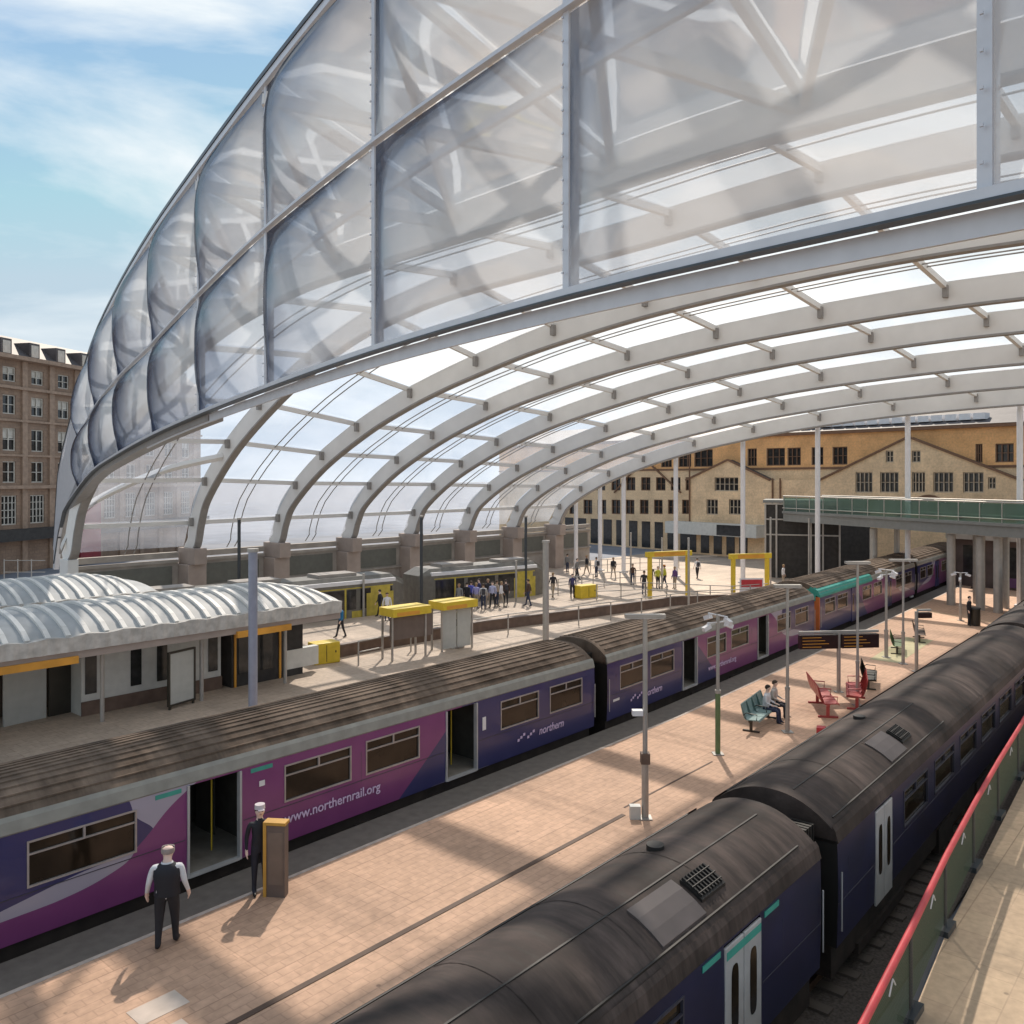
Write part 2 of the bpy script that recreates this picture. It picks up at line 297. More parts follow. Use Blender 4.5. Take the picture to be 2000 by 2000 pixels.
M['blind'] = mat('window_blind', (0.55, 0.52, 0.46), 0.6, var=0.15)

# ---------------------------------------------------------------- ground, track beds, platforms
def curve(s): return 0.0 if s < 27 else 0.042 * (s - 27)
def slab(name, ptsL, ptsR, top, bot, m, kind='structure'):
    b = MB(); n = len(ptsL)
    for i in range(n - 1):
        a, c, d, e = ptsR[i], ptsR[i + 1], ptsL[i + 1], ptsL[i]
        b.quad((*a, top), (*c, top), (*d, top), (*e, top))
        b.quad((*c, top), (*a, top), (*a, bot), (*c, bot)); b.quad((*e, top), (*d, top), (*d, bot), (*e, bot))
    return tag(b.build(name, m), kind=kind)
g = MB(); g.quad((-1500, -1500, -1.02), (1800, -1500, -1.02), (1800, 1800, -1.02), (-1500, 1800, -1.02))
tag(g.build('ground', M['ground']), kind='structure')
SS = [-45, -20, 0, 20, 27, 40, 55, 70, 90, 120]
def off(d): return [(s, d + curve(s)) for s in SS]
slab('middle_platform', off(16.38), off(8.05), 0, -1.0, M['pave_mid'])
slab('platform_edge', off(16.40), off(15.42), 0.006, -0.2, M['tarmac'])
slab('platform_edge_line', off(15.40), off(15.30), 0.010, -0.02, M['white_line'])
slab('platform_edge', off(8.75), off(8.03), 0.006, -0.2, M['tarmac'])
slab('street', [(s, 160) for s in SS], [(s, 51.6) for s in SS], 0, -1.0, M['ground'])
slab('concourse', [(s, 51.6) for s in SS], off(19.62), 0, -1.0, M['pave_left'])
slab('concourse_edge', off(20.4), off(19.60), 0.006, -0.2, M['tarmac'])
RP = [(-45, 3.3), (-10, 3.5), (11.25, 3.78), (17.3, 4.30), (27.5, 4.85), (40, 5.45), (60, 6.3), (80, 7.0), (120, 8.0)]
slab('side_platform', RP, [(p[0], -60) for p in RP], 0, -1.0, M['pave_right'])
for dc, nm in ((17.97, 'track_bed'), (6.82, 'track_bed')):
    slab(nm, off(dc + 1.9), off(dc - 1.9), -0.93, -1.0, M['ballast'])
for dc in (17.97, 6.82):
    t = thing('railway_track', 'pair of rusty rails on sleepers under the ' + ('purple and navy train' if dc > 10 else 'nearer dark roofed train'), 'track', (0, dc, 0))
    b = MB()
    for q in (-0.72, 0.72):
        for i in range(len(SS) - 1): b.beam((SS[i], q + curve(SS[i]), -0.82), (SS[i + 1], q + curve(SS[i + 1]), -0.82), 0.07, 0.15)
    b.build('rail', M['rail'], t)
    b = MB(); x = -44
    while x < 119: b.box(x, -1.25 + curve(x), -0.93, x + 0.25, 1.25 + curve(x), -0.88); x += 0.7
    tag(b.build('sleepers', M['sleeper'], t), kind='stuff')
b = MB(); b.box(-30, 11.84, 0.003, 18.0, 11.96, 0.012)
tag(b.build('drain_channel', M['drain']), 'long brown slot drain running down the middle platform', 'drain')
b = MB(); b.box(18.4, 12.12, 0.003, 23.1, 12.17, 0.010)
tag(b.build('drain_channel', M['drain']), 'short thin drain line between the first two lamp posts', 'drain')
b = MB()
for (x, y, w, h) in ((4.6, 12.2, 1.1, 0.8), (5.7, 12.1, 1.0, 0.5), (3.5, 10.6, 2.6, 0.9), (6.2, 12.9, 0.8, 0.5), (3.2, 12.9, 0.7, 0.6)): b.box(x, y, 0.002, x + w, y + h, 0.006)
tag(b.build('pale_paving_patch', M['patch']), kind='structure')

# ---------------------------------------------------------------- glazed arched roof
H0 = [(50.3, 3.6), (49.4, 4.2), (48.9, 5.4), (48.0, 6.7), (44.8, 9.0), (40.5, 11.1), (37.0, 12.4), (34.0, 13.3), (31.1, 14.0), (28.2, 14.65), (25.3, 15.15), (21.4, 15.7), (17.0, 16.1), (11.3, 16.42), (6.0, 16.45), (0, 16.2), (-8, 15.3), (-16, 13.8), (-24, 11.7), (-30, 9.8)]
def interp(T, x):
    if (x - T[0][0]) * (x - T[-1][0]) > 0: return T[0][1] if abs(x - T[0][0]) < abs(x - T[-1][0]) else T[-1][1]
    for (a, p), (b_, q) in zip(T, T[1:]):
        if (x - a) * (x - b_) <= 0: return p + (q - p) * (x - a) / (b_ - a)
def crom(P, k=6):
    P = [Vector(p) for p in P]; o = []
    for i in range(len(P) - 1):
        a = P[max(i - 1, 0)]; b_ = P[i]; c = P[i + 1]; d = P[min(i + 2, len(P) - 1)]
        for j in range(k):
            t = j / k; o.append(0.5 * ((2 * b_) + (c - a) * t + (2 * a - 5 * b_ + 4 * c - d) * t * t + (3 * b_ - a - 3 * c + d) * t ** 3))
    o.append(P[-1]); return o
def sstep(a, b, x): t = max(0, min(1, (x - a) / (b - a))); return t * t * (3 - 2 * t)
RIBS = [(20.0, 1.16, 1.02), (27.3, 1.22, 1.08), (33.4, 1.0, 1.0), (39.5, 0.95, 0.935), (45.6, 0.90, 0.90), (51.7, 0.835, 0.84), (57.8, 0.79, 0.79), (63.9, 0.745, 0.745)]
DEP = 1.08
def rib_path(i):
    s, kl, kr = RIBS[i]
    P = [Vector((s, d, 3.9 + (kr + (kl - kr) * sstep(17, 36, d)) * (h - 3.9))) for d, h in H0]
    return crom(P, 5)
def normals(P):
    o = []
    for i in range(len(P)):
        t = P[min(i + 1, len(P) - 1)] - P[max(i - 1, 0)]; n = Vector((0, t.z, -t.y)).normalized()   # outward
        if n.z < 0 and P[i].y < 45: n = -n
        if n.y < 0 and P[i].y >= 45: n = -n
        o.append(n)
    return o
def arc_nodes(P, step, start=2.5):
    L_ = [0]
    for a, b_ in zip(P, P[1:]): L_.append(L_[-1] + (b_ - a).length)
    o = []; x = start; cnt = 0
    while x < L_[-1]:
        for i in range(len(L_) - 1):
            if L_[i] <= x <= L_[i + 1]: o.append(i + (x - L_[i]) / (L_[i + 1] - L_[i])); break
        x += (2.7, 3.3, 3.8, 5.0)[cnt] if cnt < 4 else step; cnt += 1
    return o
def samp(A, u):
    i = min(int(u), len(A) - 2); return A[i].lerp(A[i + 1], u - i)
roof = thing('glazed_station_roof', 'huge arched white steel station roof glazed with translucent foil cushions over the platforms', 'roof', (33, 50, 0))
RB = Matrix.Translation((-33, -50, 0))
def rb(mb, name, m, **k):
    mb.v = [(v[0] - 33, v[1] - 50, v[2]) for v in mb.v]; return mb.build(name, m, roof, **k)
SOF = []; TOP = []
for i, (s, kl, kr) in enumerate(RIBS):
    P = rib_path(i); Nn = normals(P); W = 0.36
    T = [p + n * (DEP if j > 6 else 0.75 + 0.05 * j) for j, (p, n) in enumerate(zip(P, Nn))]
    SOF.append(P); TOP.append(T)
    b = MB(); x = Vector((W / 2, 0, 0)); f = Vector((W / 2 + 0.05, 0, 0))
    b.sweep([[p + x, p - x, t - x, t + x] for p, t in zip(P, T)])
    b2 = MB(); b2.sweep([[p + f - n * 0.07, p - f - n * 0.07, p - f + n * 0.03, p + f + n * 0.03] for p, n in zip(P, Nn)])  # darker strip: shade of the rib's underside put into the colour
    rb(b, 'arched_rib', M['steel'] if i else M['brace']); rb(b2, 'rib_soffit_shade', M['dark_steel_shade'])
NOD = [arc_nodes(SOF[i], 5.45 * (0.97 if i > 1 else 1.0)) for i in range(len(RIBS))]
def pillow(b, c00, c10, c11, c01, bulge, n, mi=0, k=6):
    g = []
    for i in range(k + 1):
        for j in range(k + 1):
            u, v = i / k, j / k
            p = c00 * (1 - u) * (1 - v) + c10 * u * (1 - v) + c11 * u * v + c01 * (1 - u) * v
            g.append(p + n * bulge * (1 - (2 * u - 1) ** 4) ** 0.5 * (1 - (2 * v - 1) ** 4) ** 0.5)
    b.add(g, [(i * (k + 1) + j, (i + 1) * (k + 1) + j, (i + 1) * (k + 1) + j + 1, i * (k + 1) + j + 1) for i in range(k) for j in range(k)], mi, True)
for i in range(len(RIBS) - 1):
    n = min(len(NOD[i]), len(NOD[i + 1])); pu = MB(); br = MB()
    us = [0.0] + NOD[i][:n]; vs = [0.0] + NOD[i + 1][:n]; rest = None
    for j in range(n + 1):
        if j: pu.beam(samp(TOP[i], us[j]) - Vector((0, 0, 0.22)), samp(TOP[i + 1], vs[j]) - Vector((0, 0, 0.22)), 0.2, 0.26); 
        if j:
            for q, w in ((i, us[j]), (i + 1, vs[j])):
                p = samp(SOF[q], w).lerp(samp(TOP[q], w), 0.62); sg = 1 if q == i else -1; br.box(p.x + sg * 0.19, p.y - 0.1, p.z - 0.28, p.x + sg * 0.42, p.y + 0.1, p.z + 0.24)
        if j < n:
            a, c, d, e = samp(TOP[i], us[j]), samp(TOP[i + 1], vs[j]), samp(TOP[i + 1], vs[j + 1]), samp(TOP[i], us[j + 1])
            dx = Vector((0.2, 0, 0)); nn = (c - a).cross(e - a).normalized()
            if nn.z < 0 and a.y < 47: nn = -nn
            if a.y >= 47 and nn.y < 0: nn = -nn
            vis = (a.y + e.y) / 2 > 0
            tgt = MB() if vis else (rest or MB())
            pillow(tgt, a + dx, c - dx, d - dx, e + dx, 0.35, nn)
            if vis: rb(tgt, 'roof_cushion', M['roof_foil'] if j > 4 else M['clear_foil'])
            else: rest = tgt
    if rest: rb(rest, 'roof_cushion', M['roof_foil'])
    rb(pu, 'purlins', M['steel']); rb(br, 'brackets', M['dark_steel_shade'])
    cb = MB()
    for q in (-0.28, 0.28):
        path = [samp(TOP[i], w).lerp(samp(TOP[i + 1], w), 0.5) + Vector((q, 0, -0.25)) for w in [z * 2 for z in range(0, 47)] if w < len(TOP[i]) - 1]
        cb.tube(path, 0.035, 5)
    rb(cb, 'tie_rods', M['dark_steel_shade'])
b = MB()                                                            # curved braces in the end bay
A0 = samp(TOP[0], 5); B0 = samp(SOF[1], 17)
pts = [Vector((19.6, 50.2, 4.6)), Vector((20.6, 49.9, 6.6)), Vector((22.4, 49.0, 7.9)), Vector((24.8, 48.0, 9.0)), Vector((27.1, 46.2, 9.7))]
b.sweep([[p + Vector((0, 0, -0.22)), p + Vector((0, 0.16, 0)), p + Vector((0, 0, 0.22)), p + Vector((0, -0.16, 0))] for p in crom(pts, 5)]); rb(b, 'brace', M['steel'])

# gable wall of cushions hanging in front of the first rib
FA = Vector((*cw(-25.2, 48.3), 0)); FD = Vector((*[a for a in cw(0.593, -0.805)], 0)).normalized()
FN = Vector((-FD.y, FD.x, 0));
if FN.dot(Vector((0, 0, 0)) - FA) < 0: FN = -FN                     # faces out of the station, towards the camera
def FP(t, h, o=0.0): p = FA + FD * t + FN * o; return Vector((p.x, p.y, h))
FB = [(-3.4, 3.2), (-1.5, 5.4), (0, 6.6), (3.8, 7.75), (8.2, 8.8), (13.3, 9.45), (19.2, 10.05), (25.2, 10.5), (31.3, 10.85), (37.6, 11.12), (43.9, 11.2), (50, 11.05), (56, 10.8), (62.2, 10.5)]
FM = [(3.8, 10.3), (8.2, 11.75), (13.3, 12.75), (19.2, 13.5), (25.2, 14.4), (31.3, 15.1), (37.6, 15.45), (43.9, 15.5), (50, 15.4), (56, 15.2), (62.2, 15)]
FT = [(-3.7, 3.2), (-2.1, 8.2), (3.8, 12.4), (8.2, 14.85), (13.3, 16.4), (19.2, 17.6), (25.2, 18.4), (31.3, 19.05), (37.6, 19.5), (43.9, 19.8), (50, 19.9), (56, 19.85), (62.2, 19.7)]
TB = [3.8, 8.2, 13.3, 19.2, 25.2, 31.3, 37.6, 43.9, 50.0, 56.1, 62.2]
def sm(T):
    P = crom([(a, 0, h) for a, h in T], 6); return [(p.x, p.z) for p in P]
SB, SM_, ST = sm(FB), sm(FM), sm(FT)
for a, c in zip(TB, TB[1:]):
    for lo, hi in ((SB, SM_), (SM_, ST)):
        b = MB(); k = 9; g_ = []
        for i in range(k + 1):
            u = i / k; t = a + 0.06 + (c - a - 0.12) * u; z0 = interp(lo, t) + 0.08; z1 = interp(hi, t) - 0.08
            for j in range(k + 1):
                v = j / k; g_.append(FP(t, z0 + (z1 - z0) * v, 0.62 * (1 - abs(2 * u - 1) ** 2.6) ** 0.75 * (1 - abs(2 * v - 1) ** 2.6) ** 0.75))
        b.add(g_, [(i * (k + 1) + j, (i + 1) * (k + 1) + j, (i + 1) * (k + 1) + j + 1, i * (k + 1) + j + 1) for i in range(k) for j in range(k)], 0, True)
        rb(b, 'gable_cushion', M['gable_foil'])
def chord(T, t0, t1, w, h, o, dz, m, name, n=40):
    b = MB(); secs = []
    for i in range(n + 1):
        t = t0 + (t1 - t0) * i / n; z = interp(T, t) + dz
        secs.append([FP(t, z - h / 2, o - w / 2), FP(t, z - h / 2, o + w / 2), FP(t, z + h / 2, o + w / 2), FP(t, z + h / 2, o - w / 2)])
    b.sweep(secs); return rb(b, name, m)
chord(SB, -3.2, 62, 0.26, 0.11, 0.0, 0.0, M['alum'], 'lower_chord')
chord(SB, -3.2, 62, 0.20, 0.03, 0.06, -0.075, M['darkmetal'], 'drip_edge')
chord(SB, 18, 62, 0.05, 0.25, -0.12, -0.22, M['alum'], 'lower_skirt')
chord(SB, -3.2, 26, 0.5, 0.34, -0.3, -0.12, M['dark_steel_shade'], 'lower_beam')
chord(SM_, 5.0, 62, 0.14, 0.07, 0.05, 0.0, M['alum'], 'middle_chord')
chord(ST, -3.5, 62, 0.22, 0.18, 0.0, 0.04, M['alum'], 'upper_chord')
chord(ST, -3.5, 62, 0.20, 0.12, 0.04, 0.20, M['darkmetal'], 'upper_pipe')
for t in TB:
    b = MB(); b.beam(FP(t, interp(SB, t)), FP(t, interp(ST, t)), 0.07, 0.14, 0, up=FD); b.beam(FP(t, interp(SB, t), -0.14), FP(t, interp(ST, t), -0.14), 0.12, 0.08, 0, up=FD)
    z = interp(SB, t) + 0.3
    while z < interp(ST, t): b.box(*(FP(t, z, 0.09) - Vector((0.015, 0.015, 0.015))), *(FP(t, z, 0.09) + Vector((0.015, 0.015, 0.015)))); z += 0.35
    rb(b, 'mullion', M['alum'])
b = MB(); e = []; f_ = []                                           # pale plate closing the springing
for h in (3.0, 5, 6.6, 8.2, 9.5, 11, 12.3):
    to = interp([(3.0, -3.7), (8.2, -2.1), (12.4, 3.8)], h) if h < 12.4 else 3.8
    ti = interp([(3.0, -3.2), (5.4, -1.5), (6.6, 0), (7.75, 3.8), (13, 3.8)], h)
    e.append([FP(to, h, 0.1), FP(max(ti, to + 0.25), h, 0.1), FP(max(ti, to + 0.25), h, -0.15), FP(to, h, -0.15)])
b.sweep(e); rb(b, 'springing_plate', M['alum'])
# flared roof between the gable top and the first rib, with its cross bracing
ADN = []
for t in TB:
    d = FP(t, 0).y; u = min(range(len(TOP[0])), key=lambda q: abs(TOP[0][q].y - d)); ADN.append(u)
for j in range(len(TB) - 1):
    b = MB(); a, c = FP(TB[j], interp(ST, TB[j])), FP(TB[j + 1], interp(ST, TB[j + 1])); d, e = TOP[0][ADN[j + 1]], TOP[0][ADN[j]]
    nn = (c - a).cross(e - a).normalized(); nn = nn if nn.z > 0 else -nn
    k = 8; g_ = []
    for i in range(k + 1):
        u = i / k; tt = TB[j] + (TB[j + 1] - TB[j]) * u; lo_ = FP(tt, interp(ST, tt) + .05, .05); hi_ = samp(TOP[0], ADN[j] + (ADN[j + 1] - ADN[j]) * u) + Vector((-.1, 0, 0))
        for q in range(k + 1):
            v = q / k; g_.append(lo_.lerp(hi_, v) + nn * 0.3 * (1 - (2 * u - 1) ** 4) ** .5 * (1 - (2 * v - 1) ** 4) ** .5)
    b.add(g_, [(i * (k + 1) + q, (i + 1) * (k + 1) + q, (i + 1) * (k + 1) + q + 1, i * (k + 1) + q + 1) for i in range(k) for q in range(k)], 0, True)
    rb(b, 'roof_cushion', M['roof_foil'])
    br = MB(); lo0, lo1 = SOF[0][ADN[j]] + Vector((0, 0, .5)), SOF[0][ADN[j + 1]] + Vector((0, 0, .5))
    br.beam(a - Vector((0, 0, .4)), lo1, 0.22, 0.34); br.beam(c - Vector((0, 0, .4)), lo0, 0.22, 0.34)
    br.beam(a - Vector((0, 0, .25)), e - Vector((0, 0, .25)), 0.2, 0.28)
    br.beam(FP(TB[j], interp(SM_, TB[j]), -1.4), FP(TB[j + 1], interp(SM_, TB[j + 1]), -1.4), 0.12, 0.16)
    rb(br, 'bracing', M['brace'])
for s, kl, kr in RIBS:                                              # plinths and the dwarf wall
    if s < 21: b = MB(); b.box(s - 0.5, 49.7, 0, s + 0.5, 50.9, 3.0); b.box(s - .3, 49.6, 3.0, s + .3, 50.7, 3.9); rb(b, 'plinth', M['steel'], bevel=.03); continue
    b = MB(); b.box(s - 0.62, 49.4, 0, s + 0.62, 51.4, 3.1); b.box(s - 0.42, 49.0, 3.1, s + 0.42, 51.0, 4.1); rb(b, 'plinth', M['pink_stone'], bevel=0.04)
t = thing('boundary_wall', 'low grey panelled wall running between the feet of the roof ribs', 'wall', (42, 51, 0))
for i in range(len(RIBS)):
    s0 = RIBS[i][0] + 0.64; s1 = (RIBS[i + 1][0] if i < 7 else 71) - 0.64
    b = MB(); b.box(s0, 50.6, 0, s1, 50.9, 3.2); b.box(s0, 50.45, 3.2, s1, 51.0, 3.36); b.box(s0, 50.5, 3.5, s1, 50.9, 3.85); b.box(s0, 50.4, 1.5, s1, 50.62, 1.6)
    b.box(s0 + 0.4, 50.55, 1.7, s1 - 0.4, 50.60, 3.0, 1)
    b.v = [(v[0] - 42, v[1] - 51, v[2]) for v in b.v]; b.build('wall_bay', [M['concrete'], mat('wall_panel', (0.13, 0.135, 0.12), 0.6)] if i == 0 else [M['concrete'], bpy.data.materials['wall_panel']], t)
# white columns holding up the far rib
cols = []
for px in (1125, 1172, 1218, 1320, 1451, 1597, 1773, 1992):
    xr = (px - 1000) / FPX; s = 64.4; d = s * (S_ - xr * C_) / (C_ + xr * S_)
    h = min(SOF[7], key=lambda p: abs(p.y - d)).z
    b = MB(); b.tube([(0, 0, 0), (0, 0, h + 0.2)], 0.19, 12); b.box(-0.3, -0.3, 0, 0.3, 0.3, 0.12); cols.append(b.build('roof_column', M['white'], None, (s, d, 0)))
ordn = ['leftmost', 'second from the left', 'third from the left', 'fourth from the left', 'fourth from the right', 'third from the right', 'second from the right', 'rightmost']
for o, w in zip(cols, ordn): tag(o, 'slim white column under the far roof edge, ' + w + ' of the row before the stone building', 'column', 'white columns under the far edge of the roof')

# ---------------------------------------------------------------- trains
def fcurve(t, src, pts):                                            # piecewise curve in a shader: pts in 0..1
    n = N(t, 'ShaderNodeFloatCurve'); c = n.mapping.curves[0]
    while len(c.points) > 2: c.points.remove(c.points[1])
    c.points[0].location = pts[0]; c.points[1].location = pts[-1]
    for p in pts[1:-1]: c.points.new(*p)
    for p in c.points: p.handle_type = 'AUTO'
    n.mapping.update(); t.links.new(src, n.inputs['Value']); return n.outputs[0]
def livery(name, mirror=None):
    m = mat(name, (0.022, 0.028, 0.115), 0.3, coat=0.3); t = m.node_tree; p = t.nodes['Principled BSDF']; l = t.links.new
    tc = N(t, 'ShaderNodeTexCoord'); sx = N(t, 'ShaderNodeSeparateXYZ'); l(tc.outputs['Object'], sx.inputs[0]); X = sx.outputs[0]; Z = sx.outputs[2]
    def mth(op, a, b_=None):
        n = N(t, 'ShaderNodeMath', operation=op)
        for i, q in enumerate((a, b_)):
            if q is None: continue
            if isinstance(q, (int, float)): n.inputs[i].default_value = q
            else: l(q, n.inputs[i])
        return n.outputs[0]
    if mirror: X = mth('SUBTRACT', mirror, X)
    zn = mth('DIVIDE', Z, 2.5)
    # offset: x here is metres from the car's end (photo s minus 3.4)
    xu = mth('MULTIPLY', fcurve(t, zn, [(0, 0.0), (0.30, 0.085), (0.36, 0.125), (0.416, 0.17), (0.45, 0.215), (0.75, 0.22), (1, 0.205)]), 20)
    xl = mth('MULTIPLY', fcurve(t, zn, [(0, 0.0), (0.245, 0.06), (0.262, 0.147), (0.336, 0.20), (0.488, 0.227), (0.76, 0.268), (1, 0.33)]), 20)
    xr = mth('ADD', mth('MULTIPLY', Z, 1.2), 11.1)
    inw = mth('MULTIPLY', mth('GREATER_THAN', X, xu), mth('LESS_THAN', X, xl))
    pur = mth('MULTIPLY', mth('GREATER_THAN', X, xl), mth('LESS_THAN', X, xr))
    nz = N(t, 'ShaderNodeTexNoise'); nz.inputs['Scale'].default_value = 1.5; nz.inputs['Detail'].default_value = 5; l(tc.outputs['Object'], nz.inputs[0])
    def mixc(f, a, b_):
        n = N(t, 'ShaderNodeMix', data_type='RGBA'); l(f, n.inputs['Factor'])
        for k, q in (('A', a), ('B', b_)):
            if isinstance(q, tuple): n.inputs[k].default_value = (*q, 1)
            else: l(q, n.inputs[k])
        return n.outputs['Result']
    pc = mixc(nz.outputs[0], (0.15, 0.030, 0.135), (0.22, 0.055, 0.19)); nc = mixc(nz.outputs[0], (0.018, 0.022, 0.10), (0.035, 0.038, 0.14))
    c = mixc(pur, nc, pc); c = mixc(inw, c, (0.36, 0.34, 0.42)); l(c, p.inputs['Base Color']); return m
LIV1 = livery('purple_swoosh_livery'); LIV2 = livery('mirrored_swoosh_livery', 19.9)
def text_mesh(txt, size, m, parent, loc, name='lettering', rot=(math.radians(90), 0, 0), extr=0.004, shear=0.0):
    cu = bpy.data.curves.new(name, 'FONT'); cu.body = txt; cu.size = size; cu.extrude = extr; cu.shear = shear; cu.offset = size * 0.012
    o = bpy.data.objects.new(name, cu); C.objects.link(o); dg = bpy.context.evaluated_depsgraph_get()
    me = bpy.data.meshes.new_from_object(o.evaluated_get(dg)); bpy.data.objects.remove(o)
    me.materials.clear(); me.materials.append(m)
    q = bpy.data.objects.new(name, me); link(q, parent); q.location = loc; q.rotation_euler = rot; return q
HW = 1.40
def roofz(y, crown): return 2.30 + crown * (1 - abs(y / (HW - 0.03)) ** (2.7 if HW > 1.3 else 2.2))
def make_car(label, L_, loc, rz, liv, roofm, doors, wins, openings=True, wfm=None, ridges=True, group=None, crown=0.56, leafmat=None, endface=None):
    t = thing('rail_carriage', label, 'train carriage', loc, rz, group)
    holes = [(a, b_, 0.17, 2.08) for a, b_ in doors] + [(a, b_, 1.08, 1.92) for a, b_ in wins]
    b = MB()
    fy = lambda y: (lambda u, z: (u, y * (1 - max(0, 0.9 - z) * 0.03 - max(0, z - 1.7) * 0.03), z))
    zs = [(-0.12, 0.5), (0.5, 1.0), (1.0, 2.0), (2.0, 2.16)]
    b.wall(fy(-HW), 0, L_, 0.17, 2.16, holes + [(L_ + 1, L_ + 2, 0.5, 1.4)])
    b.wall(fy(HW), 0, L_, 0.17, 2.16, [(L_ + 1, L_ + 2, 0.5, 1.4)])
    for x in (0, L_): b.add([(x, -HW * .97, 0.17), (x, HW * .97, 0.17), (x, HW, 1.0), (x, HW * .985, 2.16), (x, -HW * .985, 2.16), (x, -HW, 1.0)], [(0, 1, 2, 3, 4, 5)], 1)
    b.quad((0, -HW * .97, 0.17), (L_, -HW * .97, 0.17), (L_, HW * .97, 0.17), (0, HW * .97, 0.17), 1)
    b.build('body_shell', [liv, endface or M['black']], t)
    b = MB(); n = 16; secs = []
    for x in (0.0, L_):
        s_ = [(x, -HW * 0.965 + 2 * HW * 0.965 * i / n, roofz(-HW * 0.965 + 2 * HW * 0.965 * i / n, crown)) for i in range(n + 1)]
        secs.append(s_)
    b.sweep(secs, 0, True, closed=False, cap=False)
    for sec in secs: b.add(sec + [(sec[0][0], HW * .965, 2.1), (sec[0][0], -HW * .965, 2.1)], [tuple(range(n + 3))], 0)
    for k in range(1, int(L_ / 2.0)):                               # seams across the roof
        x = k * 2.0; b.sweep([[(x + dx, y, roofz(y, crown) + 0.008) for y in [(HW - .1) * (i / 6 - 1) for i in range(13)]] for dx in (-0.02, 0.02)], 0, True, closed=False, cap=False)
    if ridges:
        for y in [-1.12 + 0.187 * i for i in range(13)]: b.beam((0.25, y, roofz(y, crown) + 0.006), (L_ - 0.25, y, roofz(y, crown) + 0.006), 0.055, 0.035)
    b.build('roof', roofm, t)
    b = MB()
    for sg in (-1, 1):
        y0, y1 = sg * (HW + 0.005), sg * (HW - 0.10)
        b.sweep([[(x, y0 - sg * 0.03, 2.10), (x, y0, 2.14), (x, y0 - sg * 0.05, 2.34), (x, y1, 2.42), (x, y1, 2.10)] for x in (0.0, L_)])
    b.build('gutter_band', M['gutter'] if ridges else roofm, t)
    b = MB()                                                        # panel seams and a body crease
    for x in [1.9 * k + .55 for k in range(int(L_ / 1.9))]:
        if any(a - .1 < x < c + .1 for a, c in list(wins) + list(doors)): continue
        b.box(x, -HW * 0.998 - 0.003, 0.95, x + .012, -HW * 0.998 + 0.004, 1.7)
    b.box(0.02, -HW - 0.006, 0.985, doors[0][0] - .05, -HW + 0.002, 1.0); b.box(doors[0][1] + .05, -HW - 0.006, 0.985, doors[1][0] - .05, -HW + 0.002, 1.0); b.box(doors[1][1] + .05, -HW - 0.006, 0.985, L_ - .02, -HW + 0.002, 1.0)
    b.build('panel_seams', M['bodyframe'], t)
    b = MB()
    for x in (0.03, L_ - 0.07): b.tube([(x + .02, -HW - .05, .5), (x + .02, -HW - .05, 1.6)], .014, 6)
    b.build('end_handrail', M['doorgrey'], t)
    for a, c in wins:
        y = -HW
        b = MB(); w = 0.035
        b.box(a, y - 0.012, 1.08, c, y + 0.03, 1.08 + w); b.box(a, y - 0.012, 1.92 - w, c, y + 0.03, 1.92); b.box(a, y - 0.012, 1.08 + w, a + w, y + 0.03, 1.92 - w); b.box(c - w, y - 0.012, 1.08 + w, c, y + 0.03, 1.92 - w)
        b.box(a + w, y - 0.008, 1.66, c - w, y + 0.03, 1.69); b.box((a + c) / 2 - 0.02, y - 0.008, 1.69, (a + c) / 2 + 0.02, y + 0.03, 1.92 - w)
        f = b.build('window', M['wframe'] if ridges else M['bodyframe'], t)
        b = MB(); b.quad((a, y + 0.035, 1.08), (c, y + 0.035, 1.08), (c, y + 0.035, 1.92), (a, y + 0.035, 1.92)); b.build('pane', M['tglass'], f)
    for a, c in doors:
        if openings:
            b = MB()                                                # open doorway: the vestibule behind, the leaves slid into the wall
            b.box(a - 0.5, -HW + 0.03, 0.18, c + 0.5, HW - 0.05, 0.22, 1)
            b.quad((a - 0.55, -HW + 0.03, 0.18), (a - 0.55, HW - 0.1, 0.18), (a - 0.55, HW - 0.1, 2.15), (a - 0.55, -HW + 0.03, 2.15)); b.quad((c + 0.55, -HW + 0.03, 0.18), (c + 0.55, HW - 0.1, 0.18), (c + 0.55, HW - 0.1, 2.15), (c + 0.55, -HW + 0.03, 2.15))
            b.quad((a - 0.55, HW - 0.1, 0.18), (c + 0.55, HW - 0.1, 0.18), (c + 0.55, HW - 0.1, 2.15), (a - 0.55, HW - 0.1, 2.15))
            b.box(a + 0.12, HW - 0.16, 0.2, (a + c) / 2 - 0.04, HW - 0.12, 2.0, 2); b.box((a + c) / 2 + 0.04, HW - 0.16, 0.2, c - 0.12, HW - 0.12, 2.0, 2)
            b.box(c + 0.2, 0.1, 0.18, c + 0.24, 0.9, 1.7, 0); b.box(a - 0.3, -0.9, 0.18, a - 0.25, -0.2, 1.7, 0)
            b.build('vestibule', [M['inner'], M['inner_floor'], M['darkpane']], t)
            b = MB()
            for x in (a, c - 0.05): b.box(x, -HW - 0.02, 0.18, x + 0.05, -HW + 0.10, 2.08)
            b.box(a + 0.05, -HW - 0.015, 0.17, c - 0.05, -HW + 0.08, 0.235); b.build('door_frame', M['doorgrey'], t)
            b = MB(); b.tube([(c - 0.25, -0.6, 0.18), (c - 0.25, -0.6, 2.1)], 0.02, 6); b.build('grab_pole', M['yellow'], t)
        else:
            mid = (a + c) / 2
